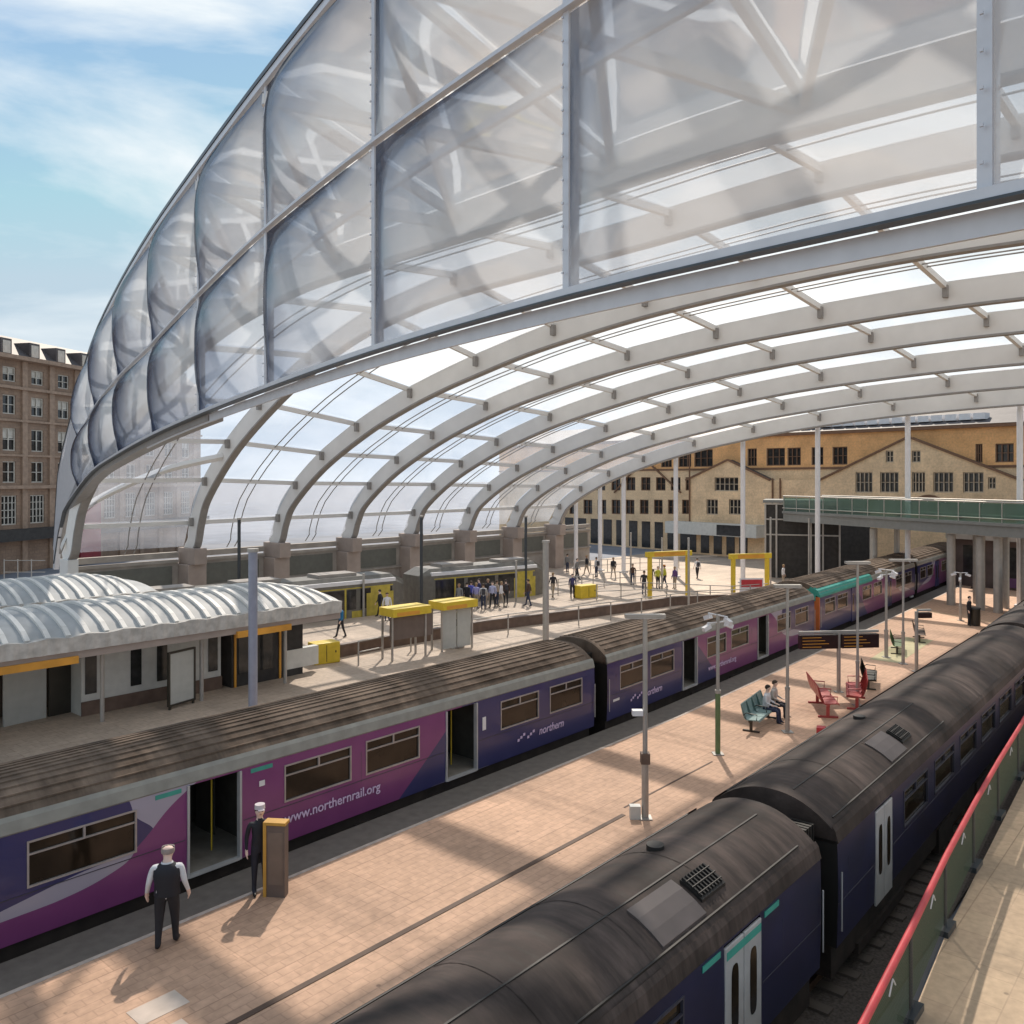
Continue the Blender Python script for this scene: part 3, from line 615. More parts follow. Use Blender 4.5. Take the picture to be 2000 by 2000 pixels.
            for x0, x1 in ((a, mid - 0.012), (mid + 0.012, c)):
                b = MB(); b.box(x0, -HW - 0.015, 0.10, x1, -HW + 0.03, 2.05); lf = b.build('door', leafmat or M['doorgrey'], t, bevel=0.015)
                xm = (x0 + x1) / 2; w = 0.11; b = MB(); pts = []
                for q in range(20):
                    an = 2 * math.pi * q / 20; pts.append((xm + w * math.copysign(abs(math.cos(an)) ** 0.6, math.cos(an)), -HW - 0.019, 1.2 + 0.52 * math.copysign(abs(math.sin(an)) ** 0.35, math.sin(an))))
                b.add(pts, [tuple(range(20))]); b.build('pane', M['tglass'], lf)
    b = MB(); b.box(0.1, -HW + .16, -0.50, L_ - 0.1, HW - .16, 0.16)
    for x in (L_ * 0.32, L_ * 0.5, L_ * 0.62): b.box(x, -HW + .1, -0.72, x + 1.4, HW - .1, -0.1)
    b.build('underframe', M['under'], t)
    for xc in (2.9, L_ - 2.9):
        b = MB(); b.box(xc - 1.5, -1.12, -0.62, xc + 1.5, -0.96, -0.40); b.box(xc - 1.5, 0.96, -0.62, xc + 1.5, 1.12, -0.40)
        b.box(xc - 1.2, -.98, -.5, xc + 1.2, .98, -.42)
        for dx in (-1.0, 1.0):
            for sy in (-0.72, 0.72): b.tube([(xc + dx, sy - 0.06, -0.42), (xc + dx, sy + 0.06, -0.42)], 0.40, 18)
        b.build('bogie', M['under'], t)
    return t
def gangway(t, L_):
    b = MB()
    for k in range(6):
        x = L_ + 0.02 + k * 0.11; b.box(x, -0.85, 0.15, x + 0.07, 0.85, 2.45); b.box(x + 0.07, -0.78, 0.2, x + 0.11, 0.78, 2.38)
    b.build('gangway_bellows', M['black'], t)
def chordpos(s0, s1, d):
    a = Vector((s0, d + curve(s0))); c = Vector((s1, d + curve(s1))); v = c - a; return (a.x, a.y, 0), math.atan2(v.y, v.x), v.length
D1 = 17.95
p, r, ln = chordpos(3.4, 23.3, D1)
car1 = make_car('purple and navy carriage with open doors and a web address along its side', ln, p, r, LIV1, M['train_roof'], [(5.52, 6.77), (12.97, 14.22)],
                [(0.7, 1.75), (2.48, 4.47), (7.85, 9.75), (10.2, 12.0), (15.2, 16.96), (17.5, 19.2)], group='carriages of the purple and navy train')
gangway(car1, ln)
text_mesh('www.northernrail.org', 0.315, M['lilac'], car1, (7.85, -HW - 0.012, 0.60))
text_mesh('northern', 0.34, M['lilac'], car1, (16.95, -HW - 0.012, 0.56), shear=0.2)
b = MB()                                                            # the two arrow marks left of the word
for k, (x, z) in enumerate(((15.95, 0.62), (16.4, 0.62))):
    for q in range(3): b.box(x + q * 0.13, -HW - 0.012, z + q * 0.06 - 0.05, x + q * 0.13 + 0.09, -HW - 0.004, z + q * 0.06 + 0.03)
b.build('arrow_mark', M['lilac'], car1)
for x, z in ((4.85, 1.98), (7.0, 1.96)):
    b = MB(); b.box(x, -HW * 0.985 - 0.015, z, x + 0.55, -HW * 0.985 - 0.005, z + 0.09); b.build('teal_flash', M['teal'], car1)
b = MB(); b.box(14.42, -HW - 0.012, 1.25, 14.56, -HW - 0.004, 1.62); b.box(7.2, -HW - 0.012, 1.62, 7.34, -HW - 0.004, 1.74); b.build('notice_sticker', M['white'], car1)
p, r, ln = chordpos(24.0, 43.9, D1)
car2 = make_car('navy carriage with a purple middle standing between the lamp posts and the left platform', ln, p, r, LIV2, M['train_roof'], [(5.4, 6.65), (12.6, 13.85)],
                [(0.8, 2.5), (2.9, 4.7), (7.5, 9.3), (9.8, 11.6), (14.9, 16.6), (17.2, 19.0)], group='carriages of the purple and navy train')
text_mesh('northern', 0.34, M['lilac'], car2, (2.5, -HW - 0.012, 0.52), shear=0.2)
b = MB()
for k, (x, z) in enumerate(((1.5, 0.60), (1.95, 0.60))):
    for q in range(3): b.box(x + q * 0.13, -HW - 0.012, z + q * 0.06 - 0.05, x + q * 0.13 + 0.09, -HW - 0.004, z + q * 0.06 + 0.03)
b.build('arrow_mark', M['lilac'], car2)
text_mesh('www.northernrail.org', 0.30, M['lilac'], car2, (7.6, -HW - 0.012, 0.56))
b = MB(); b.box(.35, -HW - .012, .76, .75, -HW - .004, .84); b.build('notice_sticker', M['white'], car2)
p, r, ln = chordpos(45.0, 64.9, D1 + 0.1)
car3 = make_car('purple carriage with a teal roof edge and orange cab pillar beyond the first train', ln, p, r, LIV2, M['train_roof'], [(5.4, 6.65), (12.6, 13.85)],
                [(0.8, 2.5), (2.9, 4.7), (7.5, 9.3), (9.8, 11.6), (14.9, 16.6), (17.2, 19.0)], openings=False, leafmat=M['navy'], group='carriages of the far train by the footbridge', endface=M['darkpane'])
b = MB(); b.sweep([[(x, -HW - 0.02, 2.08), (x, -HW - 0.02, 2.2), (x, -HW + 0.1, 2.45), (x, -HW + 0.5, 2.62), (x, -HW + 0.6, 2.4)] for x in (-0.05, 9.5)]); b.build('teal_edge', M['teal'], car3)
b = MB(); b.box(-0.06, -HW, 0.1, 0.02, -HW + 0.45, 2.1); b.build('orange_pillar', M['orange'], car3)
b = MB(); b.sweep([[(-0.12 + 0.02 * k, -1.2 + k * 0, 1.9), (-0.12, 1.2, 1.9), (0.02, 1.2, 2.6), (0.02, -1.2, 2.6)] for k in (0, 1)]); b.box(-0.08, -0.4, 1.0, -0.02, 1.2, 1.9); b.build('cab_windscreen', M['teal'], car3)
p, r, ln = chordpos(65.6, 85.4, D1 + 0.1)
car4 = make_car('farthest purple carriage running under the footbridge', ln, p, r, LIV1, M['train_roof'], [(5.4, 6.65), (12.6, 13.85)],
                [(0.8, 2.5), (2.9, 4.7), (7.5, 9.3), (9.8, 11.6), (14.9, 16.6), (17.2, 19.0)], openings=False, leafmat=M['navy'], group='carriages of the far train by the footbridge')
D2 = 6.72; HW = 1.22
def roof_kit(t, x, big=True):
    b = MB(); ys = [-.98, -.8, -.6, -.42]
    b.sweep([[(xx, y, roofz(y, .56) + .035) for y in ys] + [(xx, y, roofz(y, .56) - .03) for y in reversed(ys)] for xx in (x - 1.0, x + .15)])
    b.build('roof_hatch', M['hatch'], t)
    b = MB(); ys = [-.86, -.68, -.5]
    b.sweep([[(xx, y, roofz(y, .56) + .05) for y in ys] + [(xx, y, roofz(y, .56) - .05) for y in reversed(ys)] for xx in (x + .25, x + .95)])
    for k in range(8):
        xx = x + .29 + k * .085; b.beam((xx, -.84, roofz(-.84, .56) + .07), (xx, -.52, roofz(-.52, .56) + .07), .03, .04)
    for y in (-.8, -.7, -.6): b.beam((x + .26, y, roofz(y, .56) + .075), (x + .94, y, roofz(y, .56) + .075), .015, .03)
    b.build('exhaust_grille', M['black'], t)
    b = MB()
    for y in (-1.02, 1.02): b.beam((.3, y, roofz(y, .56) + .01), (x + 3.2, y, roofz(y, .56) + .01), .03, .03)
    b.beam((.3, -.3, roofz(.3, .56) + .005), (x + 3.2, -.3, roofz(.3, .56) + .005), .03, .012)
    b.build('roof_conduit', M['black'], t)
    b = MB(); b.tube([(x + 0.9, 0.3, roofz(.3, .56) - 0.02), (x + 0.9, 0.3, roofz(.3, .56) + 0.07)], 0.14, 14); b.build('roof_vent', M['black'], t)
p, r, ln = chordpos(-8.7, 14.3, D2)
carR1 = make_car('dark roofed navy carriage with a pale double door and roof grille, nearest to the camera', ln, p, r, M['navy_dark'], M['train_roof_dark'], [(2.0, 3.1), (19.52, 20.66)],
                 [(4 + 2.5 * k, 5.9 + 2.5 * k) for k in range(6)], openings=False, ridges=False, group='carriages of the dark roofed train'); carR1.scale.z = 0.94
gangway(carR1, ln); roof_kit(carR1, 19.3)
for x in (19.0, 20.9):
    b = MB(); b.box(x - 0.1, -HW * 0.985 - 0.02, 1.98, x + 0.4, -HW * 0.985 - 0.008, 2.07); b.build('teal_flash', M['teal'], carR1)
b = MB(); b.box(19.55, -HW - 0.022, 1.86, 20.63, -HW - 0.016, 1.98); b.build('teal_flash', M['teal'], carR1)
p, r, ln = chordpos(15.05, 38.0, D2)
carR2 = make_car('second dark roofed carriage, its near door pale, beside the green mesh fence', ln, p, r, M['navy_dark'], M['train_roof_dark'], [(2.1, 3.15), (19.52, 20.66)],
                 [(4 + 2.5 * k, 5.9 + 2.5 * k) for k in range(6)], openings=False, ridges=False, group='carriages of the dark roofed train'); carR2.scale.z = 0.94
gangway(carR2, ln); roof_kit(carR2, 5.0)
p, r, ln = chordpos(38.75, 61.7, D2)
carR3 = make_car('third dark roofed carriage at the right edge, beyond the second gangway', ln, p, r, M['navy_dark'], M['train_roof_dark'], [(2.1, 3.15), (19.52, 20.66)],
                 [(4 + 2.5 * k, 5.9 + 2.5 * k) for k in range(6)], openings=False, ridges=False, group='carriages of the dark roofed train'); carR3.scale.z = 0.94
roof_kit(carR3, 5.0)

HW = 1.40
# ---------------------------------------------------------------- trams
def make_tram(label, P, Q, loc_h=0.0, grp='trams waiting at the tram stop'):
    v = Vector((Q[0] - P[0], Q[1] - P[1])); Lt = v.length
    t = thing('tram', label, 'tram', (P[0], P[1], loc_h), math.atan2(v.y, v.x), grp)
    w = 2.6; b = MB()
    prof = lambda x, k: [(x, 0 + (1 - k) * .4, 0.0), (x, w - (1 - k) * .4, 0.0), (x, w - (1 - k) * .4, 2.55 - (1 - k) * .5), (x, w - 0.35, 2.95 - (1 - k) * .6), (x, 0.35, 2.95 - (1 - k) * .6), (x, 0 + (1 - k) * .4, 2.55 - (1 - k) * .5)]
    b.sweep([prof(0, 0.3), prof(0.9, 1), prof(Lt - 0.9, 1), prof(Lt, 0.3)]); b.build('body', M['tramgrey'], t)
    b = MB(); x = 1.1
    while x < Lt - 3:
        b.box(x, -0.012, 1.0, x + 2.3, 0.01, 2.2); x += 2.6
    b.build('window', M['darkpane'], t)
    b = MB(); x = 2.6
    while x < Lt - 3: b.box(x, -0.02, 0.05, x + 0.12, -0.013, 2.3); b.box(x + 0.5, -0.02, 0.1, x + 1.3, -0.013, 0.9); x += 5.2
    b.box(Lt - 2.9, -0.02, 0.2, Lt - 0.95, -0.013, 1.9); b.box(Lt - 2.6, -0.02, 1.9, Lt - 1.2, -0.013, 2.3); b.box(1.0, -0.025, 2.25, Lt - 1.0, -0.013, 2.32); b.box(0.9, -0.02, 0.2, 2.4, -0.013, 1.0)
    b.build('yellow_panel', M['tramyellow'], t)
    b = MB(); b.box(0.8, -0.03, 2.50, Lt - 0.8, 0.25, 2.72); b.build('cantrail', M['white'], t)
    b = MB(); b.box(Lt - 0.55, 0.5, 1.1, Lt - 0.02, w - 0.5, 2.1); b.box(0.02, 0.5, 1.1, 0.5, w - 0.5, 2.1); b.build('windscreen', M['darkpane'], t)
    for k in range(int(Lt / 5)): b = MB(); b.box(2 + 5 * k, 0.6, 2.9, 4.6 + 5 * k, w - 0.6, 3.15); b.build('roof_unit', M['concrete'], t)
    return t
make_tram('yellow and grey tram at the stop behind the ticket shelters, left of the other tram', (9.0, 44.2), (36.6, 40.6), -0.5)
make_tram('yellow and grey tram beside the crowd of people, right of the other tram', (38.2, 40.9), (48.6, 38.9), -0.5)

# ---------------------------------------------------------------- buildings
class Facade:                                                       # a vertical wall plane: photo points -> metres along (u) and up (z)
    def __init__(s, P, Q):
        s.P = Vector(P); s.e = (Vector(Q) - s.P).normalized(); s.ang = math.atan2(s.e.y, s.e.x)
        s.n = Vector((s.e.y, -s.e.x))
        if s.n.dot(-s.P) < 0: s.n = -s.n
        s.sg = 1 if Vector((-s.e.y, s.e.x)).dot(s.n) > 0 else -1    # local +y * sg points to the viewer
    def uv(s, px, py, off=0.0):
        x = (px - 1000) / FPX; r = Vector((x * S_ + C_, -x * C_ + S_)); P = s.P + s.n * off; e = s.e
        det = r.x * (-e.y) + r.y * e.x; t = (P.x * (-e.y) + P.y * e.x) / det; w = r * t - P
        return w.dot(e), CAM_H + (HOR - py) * t / FPX
    def uvs(s, px0, py0, px1, py1, off=0.0):
        a = s.uv(px0, py0, off); b_ = s.uv(px1, py1, off); c = s.uv(px0, py1, off); d = s.uv(px1, py0, off)
        return a[0], b_[0], (b_[1] + c[1]) / 2, (a[1] + d[1]) / 2    # u0 u1 z0 z1
def window_part(t, u0, u1, z0, z1, y, sg, m_frame, nv=1, nh=1, blind=None, pane='darkpane', depth=0.3):
    # frame and bars one mesh, pane its child; y is the wall face, sg points outwards
    b = MB(); w = 0.09; yo = y - sg * 0.18
    def bx(a, c, d, e): b.box(a, min(yo, yo + sg * .08), c, d, max(yo, yo + sg * .08), e)
    bx(u0, z0, u1, z0 + w); bx(u0, z1 - w, u1, z1); bx(u0, z0 + w, u0 + w, z1 - w); bx(u1 - w, z0 + w, u1, z1 - w)
    for i in range(1, nv + 1):
        u = u0 + (u1 - u0) * i / (nv + 1); bx(u - w / 2, z0 + w, u + w / 2, z1 - w)
    for i in range(1, nh + 1):
        z = z0 + (z1 - z0) * i / (nh + 1); bx(u0 + w, z - w / 3, u1 - w, z + w / 3)
    f = b.build('window', M[m_frame], t)
    b = MB(); yp = yo - sg * 0.05; b.quad((u0, yp, z0), (u1, yp, z0), (u1, yp, z1), (u0, yp, z1))
    if blind: b.quad((u0 + w, yp + sg * .01, z0 + (z1 - z0) * blind), (u1 - w, yp + sg * .01, z0 + (z1 - z0) * blind), (u1 - w, yp + sg * .01, z1 - w), (u0 + w, yp + sg * .01, z1 - w), 1)
    b.build('pane', [M[pane], M['blind']], f)
F1 = Facade(cw(30.5, 85), cw(30.5 + .64 * 10, 85 - .77 * 10))
sb = thing('station_building', 'long sandstone station building with gables and rows of mullioned windows beyond the far roof edge', 'building', (F1.P.x, F1.P.y, 0), F1.ang)
sg = F1.sg
wins = []
for px0, px1 in ((1291, 1312), (1325, 1350), (1356, 1392), (1460, 1478), (1497, 1533), (1538, 1564), (1585, 1608), (1626, 1655), (1905, 1919), (1944, 1980)):
    wins.append((*F1.uvs(px0, 877 - (px0 - 1400) * 0.02, px1, 911 - (px0 - 1400) * 0.015), 2))
for k in range(9):
    px = 1165 + k * 29; wins.append((*F1.uvs(px, 932, px + 17 + k * .4, 958), 1)) if k < 7 else None
for k in range(13):
    px = 1112 + k * 27.5; wins.append((*F1.uvs(px, 976, px + 17, 1004), 1))
u_l = F1.uv(1085, 900)[0] - 12; u_r = F1.uv(2000, 900)[0] + 22
eav = 13.1
b = MB(); fn = lambda u, z: (u, 0, z)
b.wall(fn, u_l, u_r, 9.45, eav, [w[:4] for w in wins]); b.wall(fn, u_l, u_r, 0, 9.45, [w[:4] for w in wins], 2)
for w in wins:                                                      # reveals
    u0, u1, z0, z1 = w[:4]; y = -sg * 0.24
    b.quad((u0, 0, z0), (u1, 0, z0), (u1, y, z0), (u0, y, z0), 1); b.quad((u0, 0, z1), (u1, 0, z1), (u1, y, z1), (u0, y, z1), 1); b.quad((u0, 0, z0), (u0, 0, z1), (u0, y, z1), (u0, y, z0), 1); b.quad((u1, 0, z0), (u1, 0, z1), (u1, y, z1), (u1, y, z0), 1)
Y = -sg * 12
b.quad((u_l, 0, 0), (u_l, Y, 0), (u_l, Y, eav), (u_l, 0, eav)); b.quad((u_r, 0, 0), (u_r, Y, 0), (u_r, Y, eav), (u_r, 0, eav)); b.quad((u_l, Y, 0), (u_r, Y, 0), (u_r, Y, eav), (u_l, Y, eav))
b.build('wall', [M['orangestone'], M['trim'], M['sandstone']], sb)
b = MB(); b.add([(u_l - .4, sg * .4, eav), (u_r + .4, sg * .4, eav), (u_r + .4, Y / 2, eav + 2.2), (u_l - .4, Y / 2, eav + 2.2), (u_l - .4, Y - sg * .4, eav), (u_r + .4, Y - sg * .4, eav)], [(0, 1, 2, 3), (3, 2, 5, 4), (0, 3, 4), (1, 2, 5), (0, 1, 5, 4)])
b.build('roof', M['slate'], sb)
b = MB(); b.box(u_l, min(0, sg * .35), eav - .3, u_r, max(0, sg * .35), eav - 0.01); b.box(u_l, min(0, sg * .12), 9.35, u_r, max(0, sg * .12), 9.55); b.build('cornice', M['browntrim'], sb)
for w in wins: window_part(sb, *w[:4], 0, sg, 'browntrim', nv=w[4], nh=1)
# the lower stone range in front, with its gables
fr = 0.9
lw = []
for px0, px1 in ((1412, 1418),): pass
for px0, px1 in ((1396, 1442),): lw.append((*F1.uvs(px0, 932, px1, 959, fr), 4))
for px0, px1 in ((1380, 1402), (1424, 1447)): lw.append((*F1.uvs(px0, 975, px1, 1005, fr), 2))
for px0, px1 in ((1671, 1704), (1719, 1755), (1781, 1807), (1823, 1862), (1881, 1921)): lw.append((*F1.uvs(px0, 922, px1, 962, fr), 3))
for px0, px1 in ((1730, 1745), (1781, 1798)): lw.append((*F1.uvs(px0, 880, px1, 903, fr), 1))
lw.append((*F1.uvs(1930, 932, 1945, 955, fr), 1))
gl = [(1340, 962), (1422, 898), (1505, 968)]; gr = [(1600, 936), (1775, 853), (1998, 945)]; gx = [(1200, 962), (1258, 895), (1330, 962)]
b = MB(); yf = sg * fr
lo = 0.0; ua = F1.uv(1345, 960, fr)[0]; ub = u_r - 2
zt = F1.uv(1560, 938, fr)[1]
b.wall(lambda u, z: (u, yf, z), ua, ub, lo, zt, [w[:4] for w in lw if w[3] < zt] + [(w[0], w[1], w[2], zt) for w in lw if w[2] < zt < w[3]])
for w in lw:
    u0, u1, z0, z1 = w[:4]; y = yf - sg * 0.24
    b.quad((u0, yf, z0), (u1, yf, z0), (u1, y, z0), (u0, y, z0), 1); b.quad((u0, yf, z1), (u1, yf, z1), (u1, y, z1), (u0, y, z1), 1)
b.quad((ua, 0, lo), (ua, yf, lo), (ua, yf, zt), (ua, 0, zt)); b.quad((ub, 0, lo), (ub, yf, lo), (ub, yf, zt), (ub, 0, zt)); b.quad((ua, 0, zt), (ub, 0, zt), (ub, yf, zt), (ua, yf, zt))
b.build('front_wall', [M['sandstone'], M['trim']], sb)
for G in (gl, gr):
    g_ = [F1.uv(*q, fr) for q in G]; z0 = zt; u0, u2 = g_[0][0], g_[2][0]; (u1, z1) = g_[1]
    # strips of the gable face that leave its windows open
    cuts = sorted({u0, u1, u2, *[w[0] for w in lw if u0 < w[0] < u2 and w[3] > zt], *[w[1] for w in lw if u0 < w[1] < u2 and w[3] > zt]})
    tz = lambda u: z0 + (z1 - z0) * (1 - (u1 - u) / (u1 - u0)) if u < u1 else z0 + (z1 - z0) * (1 - (u - u1) / (u2 - u1))
    b = MB()
    for a, c in zip(cuts, cuts[1:]):
        m_ = (a + c) / 2; hs = sorted([(max(w[2], zt), w[3]) for w in lw if w[0] < m_ < w[1] and w[3] > zt]); zb = zt
        for h0, h1 in hs:
            if h0 > zb + 0.01: b.quad((a, yf, zb), (c, yf, zb), (c, yf, h0), (a, yf, h0))
            zb = h1
        b.quad((a, yf, zb), (c, yf, zb), (c, yf, max(zb, tz(c))), (a, yf, max(zb, tz(a))))
    for p, q in ((0, 1), (1, 2)):
        A_, B_ = (g_[p][0], z0 if p == 0 else z1), (g_[q][0], z0 if q == 2 else z1)
        b.quad((A_[0], yf, A_[1]), (B_[0], yf, B_[1]), (B_[0], 0, B_[1]), (A_[0], 0, A_[1]), 1)
    b.build('gable', [M['sandstone'], M['slate']], sb)
    b = MB(); b.beam((u0, yf + sg * .1, z0), (u1, yf + sg * .1, z1), 0.16, 0.18); b.beam((u1, yf + sg * .1, z1), (u2, yf + sg * .1, z0), 0.16, 0.18); b.build('gable_coping', M['browntrim'], sb)
for w in lw: window_part(sb, *w[:4], yf, sg, 'trim', nv=w[4], nh=1)
g_ = [F1.uv(*q, 0.1) for q in gx]; b = MB()
b.beam((g_[0][0], sg * .15, g_[0][1]), (g_[1][0], sg * .15, g_[1][1]), .16, .18); b.beam((g_[1][0], sg * .15, g_[1][1]), (g_[2][0], sg * .15, g_[2][1]), .16, .18); b.build('gable_coping', M['browntrim'], sb)
b = MB()
for px in (1348, 1510, 1525): u, z = F1.uv(px, 950, fr); b.tube([(u, yf + sg * .12, 3.0), (u, yf + sg * .12, zt + (3 if px < 1500 else .2))], 0.09, 8)
b.build('downpipes', M['browntrim'], sb)
b = MB(); u, z = F1.uv(1815, 985, fr)
b.sweep([[(u - 3 + 6 * k / 12, yf + sg * .02, 4.6 + 2.1 * math.sin(math.pi * k / 12)), (u - 3 + 6 * k / 12, yf + sg * .1, 4.6 + 2.1 * math.sin(math.pi * k / 12)), (u - 3 + 6 * k / 12, yf + sg * .1, 4.9 + 2.1 * math.sin(math.pi * k / 12))] for k in range(13)]); b.build('arch_moulding', M['browntrim'], sb)
b = MB(); u0, z0 = F1.uv(1535, 848); u1, z1 = F1.uv(1925, 826)
for k in range(16):
    a = u0 + (u1 - u0) * k / 16; b.box(a, -sg * 1.0 - .5, eav + 0.45, a + (u1 - u0) / 16 - .25, -sg * 1.0 + .5, eav + 1.0)
tag(b.build('rooflight_row', M['white'], sb), kind='stuff')

for k in range(15):                                                 # dark shop openings along the street side
    a = F1.uv(1104 + k * 25, 1040); w_ = F1.uv(1120 + k * 25, 1040)
    if 1104 + k * 25 > 1480: break
    b = MB(); b.box(a[0], min(0, sg * .05) if k * 25 + 1104 < 1345 else min(yf, yf + sg * .05), 0.2, w_[0], max(0, sg * .05) if k * 25 + 1104 < 1345 else max(yf, yf + sg * .05), 3.3); b.build('shop_opening', M['darkpane'], sb)
u0 = F1.uv(1300, 1040, 2.5)[0]; u1 = F1.uv(1478, 1040, 2.5)[0]; b = MB(); b.box(u0, min(sg * .92, sg * 2.6), 2.3, u1, max(sg * .92, sg * 2.6), 3.6); pc = b.build('porch', M['panelgrey'], sb)
u0 = F1.uv(1400, 1040, 2.6)[0]; u1 = F1.uv(1452, 1040, 2.6)[0]; b = MB(); b.box(u0, min(sg * 2.6, sg * 2.66), 2.4, u1, max(sg * 2.6, sg * 2.66), 3.5); b.build('porch_panel', M['darkpane'], pc)
# left: terracotta building beyond the roof
F2 = Facade(cw(-.598 * 75, 75), cw(-.598 * 75 + 2.32, 75 + 9.73))
tb = thing('terracotta_building', 'old five storey terracotta office block with dormers at the left edge', 'building', (F2.P.x, F2.P.y, 0), F2.ang)
sg = F2.sg; wins = []; u0_, u1_ = -24.0, 30.0
for fl, (zc, hh) in enumerate(((5.6, 2.6), (9.0, 1.9), (11.9, 2.0), (15.0, 1.7), (17.7, 1.3))):
    for k in range(-6, 9):
        uc = 1.0 + k * 3.25
        if fl == 0: wins.append((uc - 0.85, uc + 0.85, zc - hh / 2, zc + hh / 2, 3, 3, None))
        else: wins.append((uc - 0.72, uc + 0.72, zc - hh / 2, zc + hh / 2, 1, 1, (0.55 if (k + fl) % 3 else None) if fl in (2, 3, 4) else None))
b = MB(); b.wall(lambda u, z: (u, 0, z), u0_, u1_, 0, 19.0, [w[:4] for w in wins])
for w in wins:
    a, c, d, e = w[:4]; y = -sg * 0.24
    b.quad((a, 0, d), (c, 0, d), (c, y, d), (a, y, d), 1); b.quad((a, 0, e), (c, 0, e), (c, y, e), (a, y, e), 1); b.quad((a, 0, d), (a, 0, e), (a, y, e), (a, y, d), 1); b.quad((c, 0, d), (c, 0, e), (c, y, e), (c, y, d), 1)
Y = -sg * 14
b.quad((u0_, 0, 0), (u0_, Y, 0), (u0_, Y, 19), (u0_, 0, 19)); b.quad((u1_, 0, 0), (u1_, Y, 0), (u1_, Y, 19), (u1_, 0, 19)); b.quad((u0_, Y, 0), (u1_, Y, 0), (u1_, Y, 19), (u0_, Y, 19))
b.build('wall', [M['terracotta'], M['terracotta']], tb)
b = MB()
for z, d, h in ((19.0, .9, .35), (16.4, .35, .25), (13.5, .25, .2), (7.5, .5, .3), (10.4, .2, .18)): b.box(u0_, min(0, sg * d), z, u1_, max(0, sg * d), z + h)
for k in range(-6, 9):
    uc = 1.0 + k * 3.25 + 1.62; b.box(uc - .3, min(.0, sg * .18), 0, uc + .3, max(0, sg * .18), 18.98)
b.build('ledges', mat('terracotta_trim', (0.33, 0.23, 0.165), 0.7, var=0.2), tb)
for w in wins: window_part(tb, *w[:4], 0, sg, 'blind', nv=w[4], nh=w[5], blind=w[6])
b = MB(); b.add([(u0_, 0, 19.35), (u1_, 0, 19.35), (u1_, -sg * 3, 21.6), (u0_, -sg * 3, 21.6), (u0_, Y, 21.6), (u1_, Y, 21.6)], [(0, 1, 2, 3), (3, 2, 5, 4)]); b.build('mansard_roof', M['slate'], tb)
for k in range(-6, 9):
    uc = 1.0 + k * 3.25; b = MB(); b.box(uc - .6, min(-sg * .3, -sg * 2.2), 19.4, uc + .6, max(-sg * .3, -sg * 2.2), 20.9); dm = b.build('dormer', M['slate'], tb)
    b = MB(); b.box(uc - .42, min(-sg * .25, -sg * .29), 19.6, uc + .42, max(-sg * .25, -sg * .29), 20.7); b.build('pane', M['blind'], dm)
b = MB(); b.box(-8, min(-sg * 3, -sg * 8), 21.6, 1.8, max(-sg * 3, -sg * 8), 23.3); b.box(-8, min(-sg * 2.8, -sg * 8), 23.3, 2.0, max(-sg * 2.8, -sg * 8), 23.5); b.build('rooftop_cabin', M['alum'], tb)
b = MB(); b.box(u0_, min(sg * 1.2, 0), 2.9, u1_, max(sg * 1.2, 0), 3.9); b.build('shop_canopy', M['darkhall'], tb)
b = MB(); b.box(8.0, min(sg * 1.3, sg * 1.5), 0.3, 10.8, max(sg * 1.3, sg * 1.5), 6.0); b.build('red_banner', mat('dark_red', (0.22, 0.02, 0.03), 0.6), tb)

# footbridge with green glass sides, its lift tower and the dark hall under it
q0 = ung(1560, 70); q1 = ung(2010, 50.5)
F3 = Facade(q0, q1); Lb = (Vector(q1) - Vector(q0)).length + 26
fb = thing('footbridge', 'grey footbridge with green glass sides crossing the tracks at the right edge', 'footbridge', (*q0, 0), F3.ang); sg = F3.sg
b = MB(); b.box(-2, min(0, -sg * 4), 4.85, Lb, max(0, -sg * 4), 5.5); b.box(-2, min(sg * .12, 0), 5.5, Lb, max(0, sg * .12), 5.7); b.build('deck', M['deck'], fb)
for yy in (0.0, -sg * 4):
    b = MB(); b.quad((-2, yy, 5.7), (Lb, yy, 5.7), (Lb, yy, 6.85), (-2, yy, 6.85)); b.build('glass_side', M['glass_green'], fb)
    b = MB(); b.tube([(-2, yy, 6.95), (Lb, yy, 6.95)], 0.05, 8)
    b.tube([(-2, yy + sg * .08, 5.95), (Lb, yy + sg * .08, 5.95)], 0.035, 6)
    for k in range(int(Lb / 1.6)): b.box(-1.9 + 1.6 * k, yy - .03, 5.5, -1.84 + 1.6 * k, yy + .03, 6.95)
    b.build('handrail', M['galv'], fb)
for px in (1685, 1835, 1892, 1926): 
    u = F3.uv(px, 1000)[0]
    for dy in (1.0, 3.2):
        b = MB(); b.tube([(u, -sg * dy, 0), (u, -sg * dy, 4.7)], 0.27 if dy < 2 else 0.2, 14); b.build('column', M['galv'], fb)
q0 = ung(1495, 73); q1 = ung(1640, 71); F4 = Facade(q0, q1); w_ = (Vector(q1) - Vector(q0)).length; sg = F4.sg
lt = thing('lift_tower', 'dark glazed lift tower with pale steel frame at the left end of the footbridge', 'lift tower', (*q0, 0), F4.ang)
b = MB(); b.box(0, min(0, -sg * 4), 0, w_, max(0, -sg * 4), 6.2); b.build('tower_body', M['darkhall'], lt)
b = MB()
for u in (0, 0.9, w_ * 0.62, w_ * .78, w_): b.box(u - .07, min(sg * .02, sg * .16), 0, u + .07, max(sg * .02, sg * .16), 6.3)
for z in (6.2, 4.9, 3.6): b.box(0, min(sg * .02, sg * .12), z, w_, max(sg * .02, sg * .12), z + .12)
b.build('steel_frame', M['galv'], lt)
b = MB(); b.box(-.2, min(sg * .2, -sg * 4.2), 6.35, w_ + .2, max(sg * .2, -sg * 4.2), 6.6); b.build('tower_roof', M['deck'], lt)
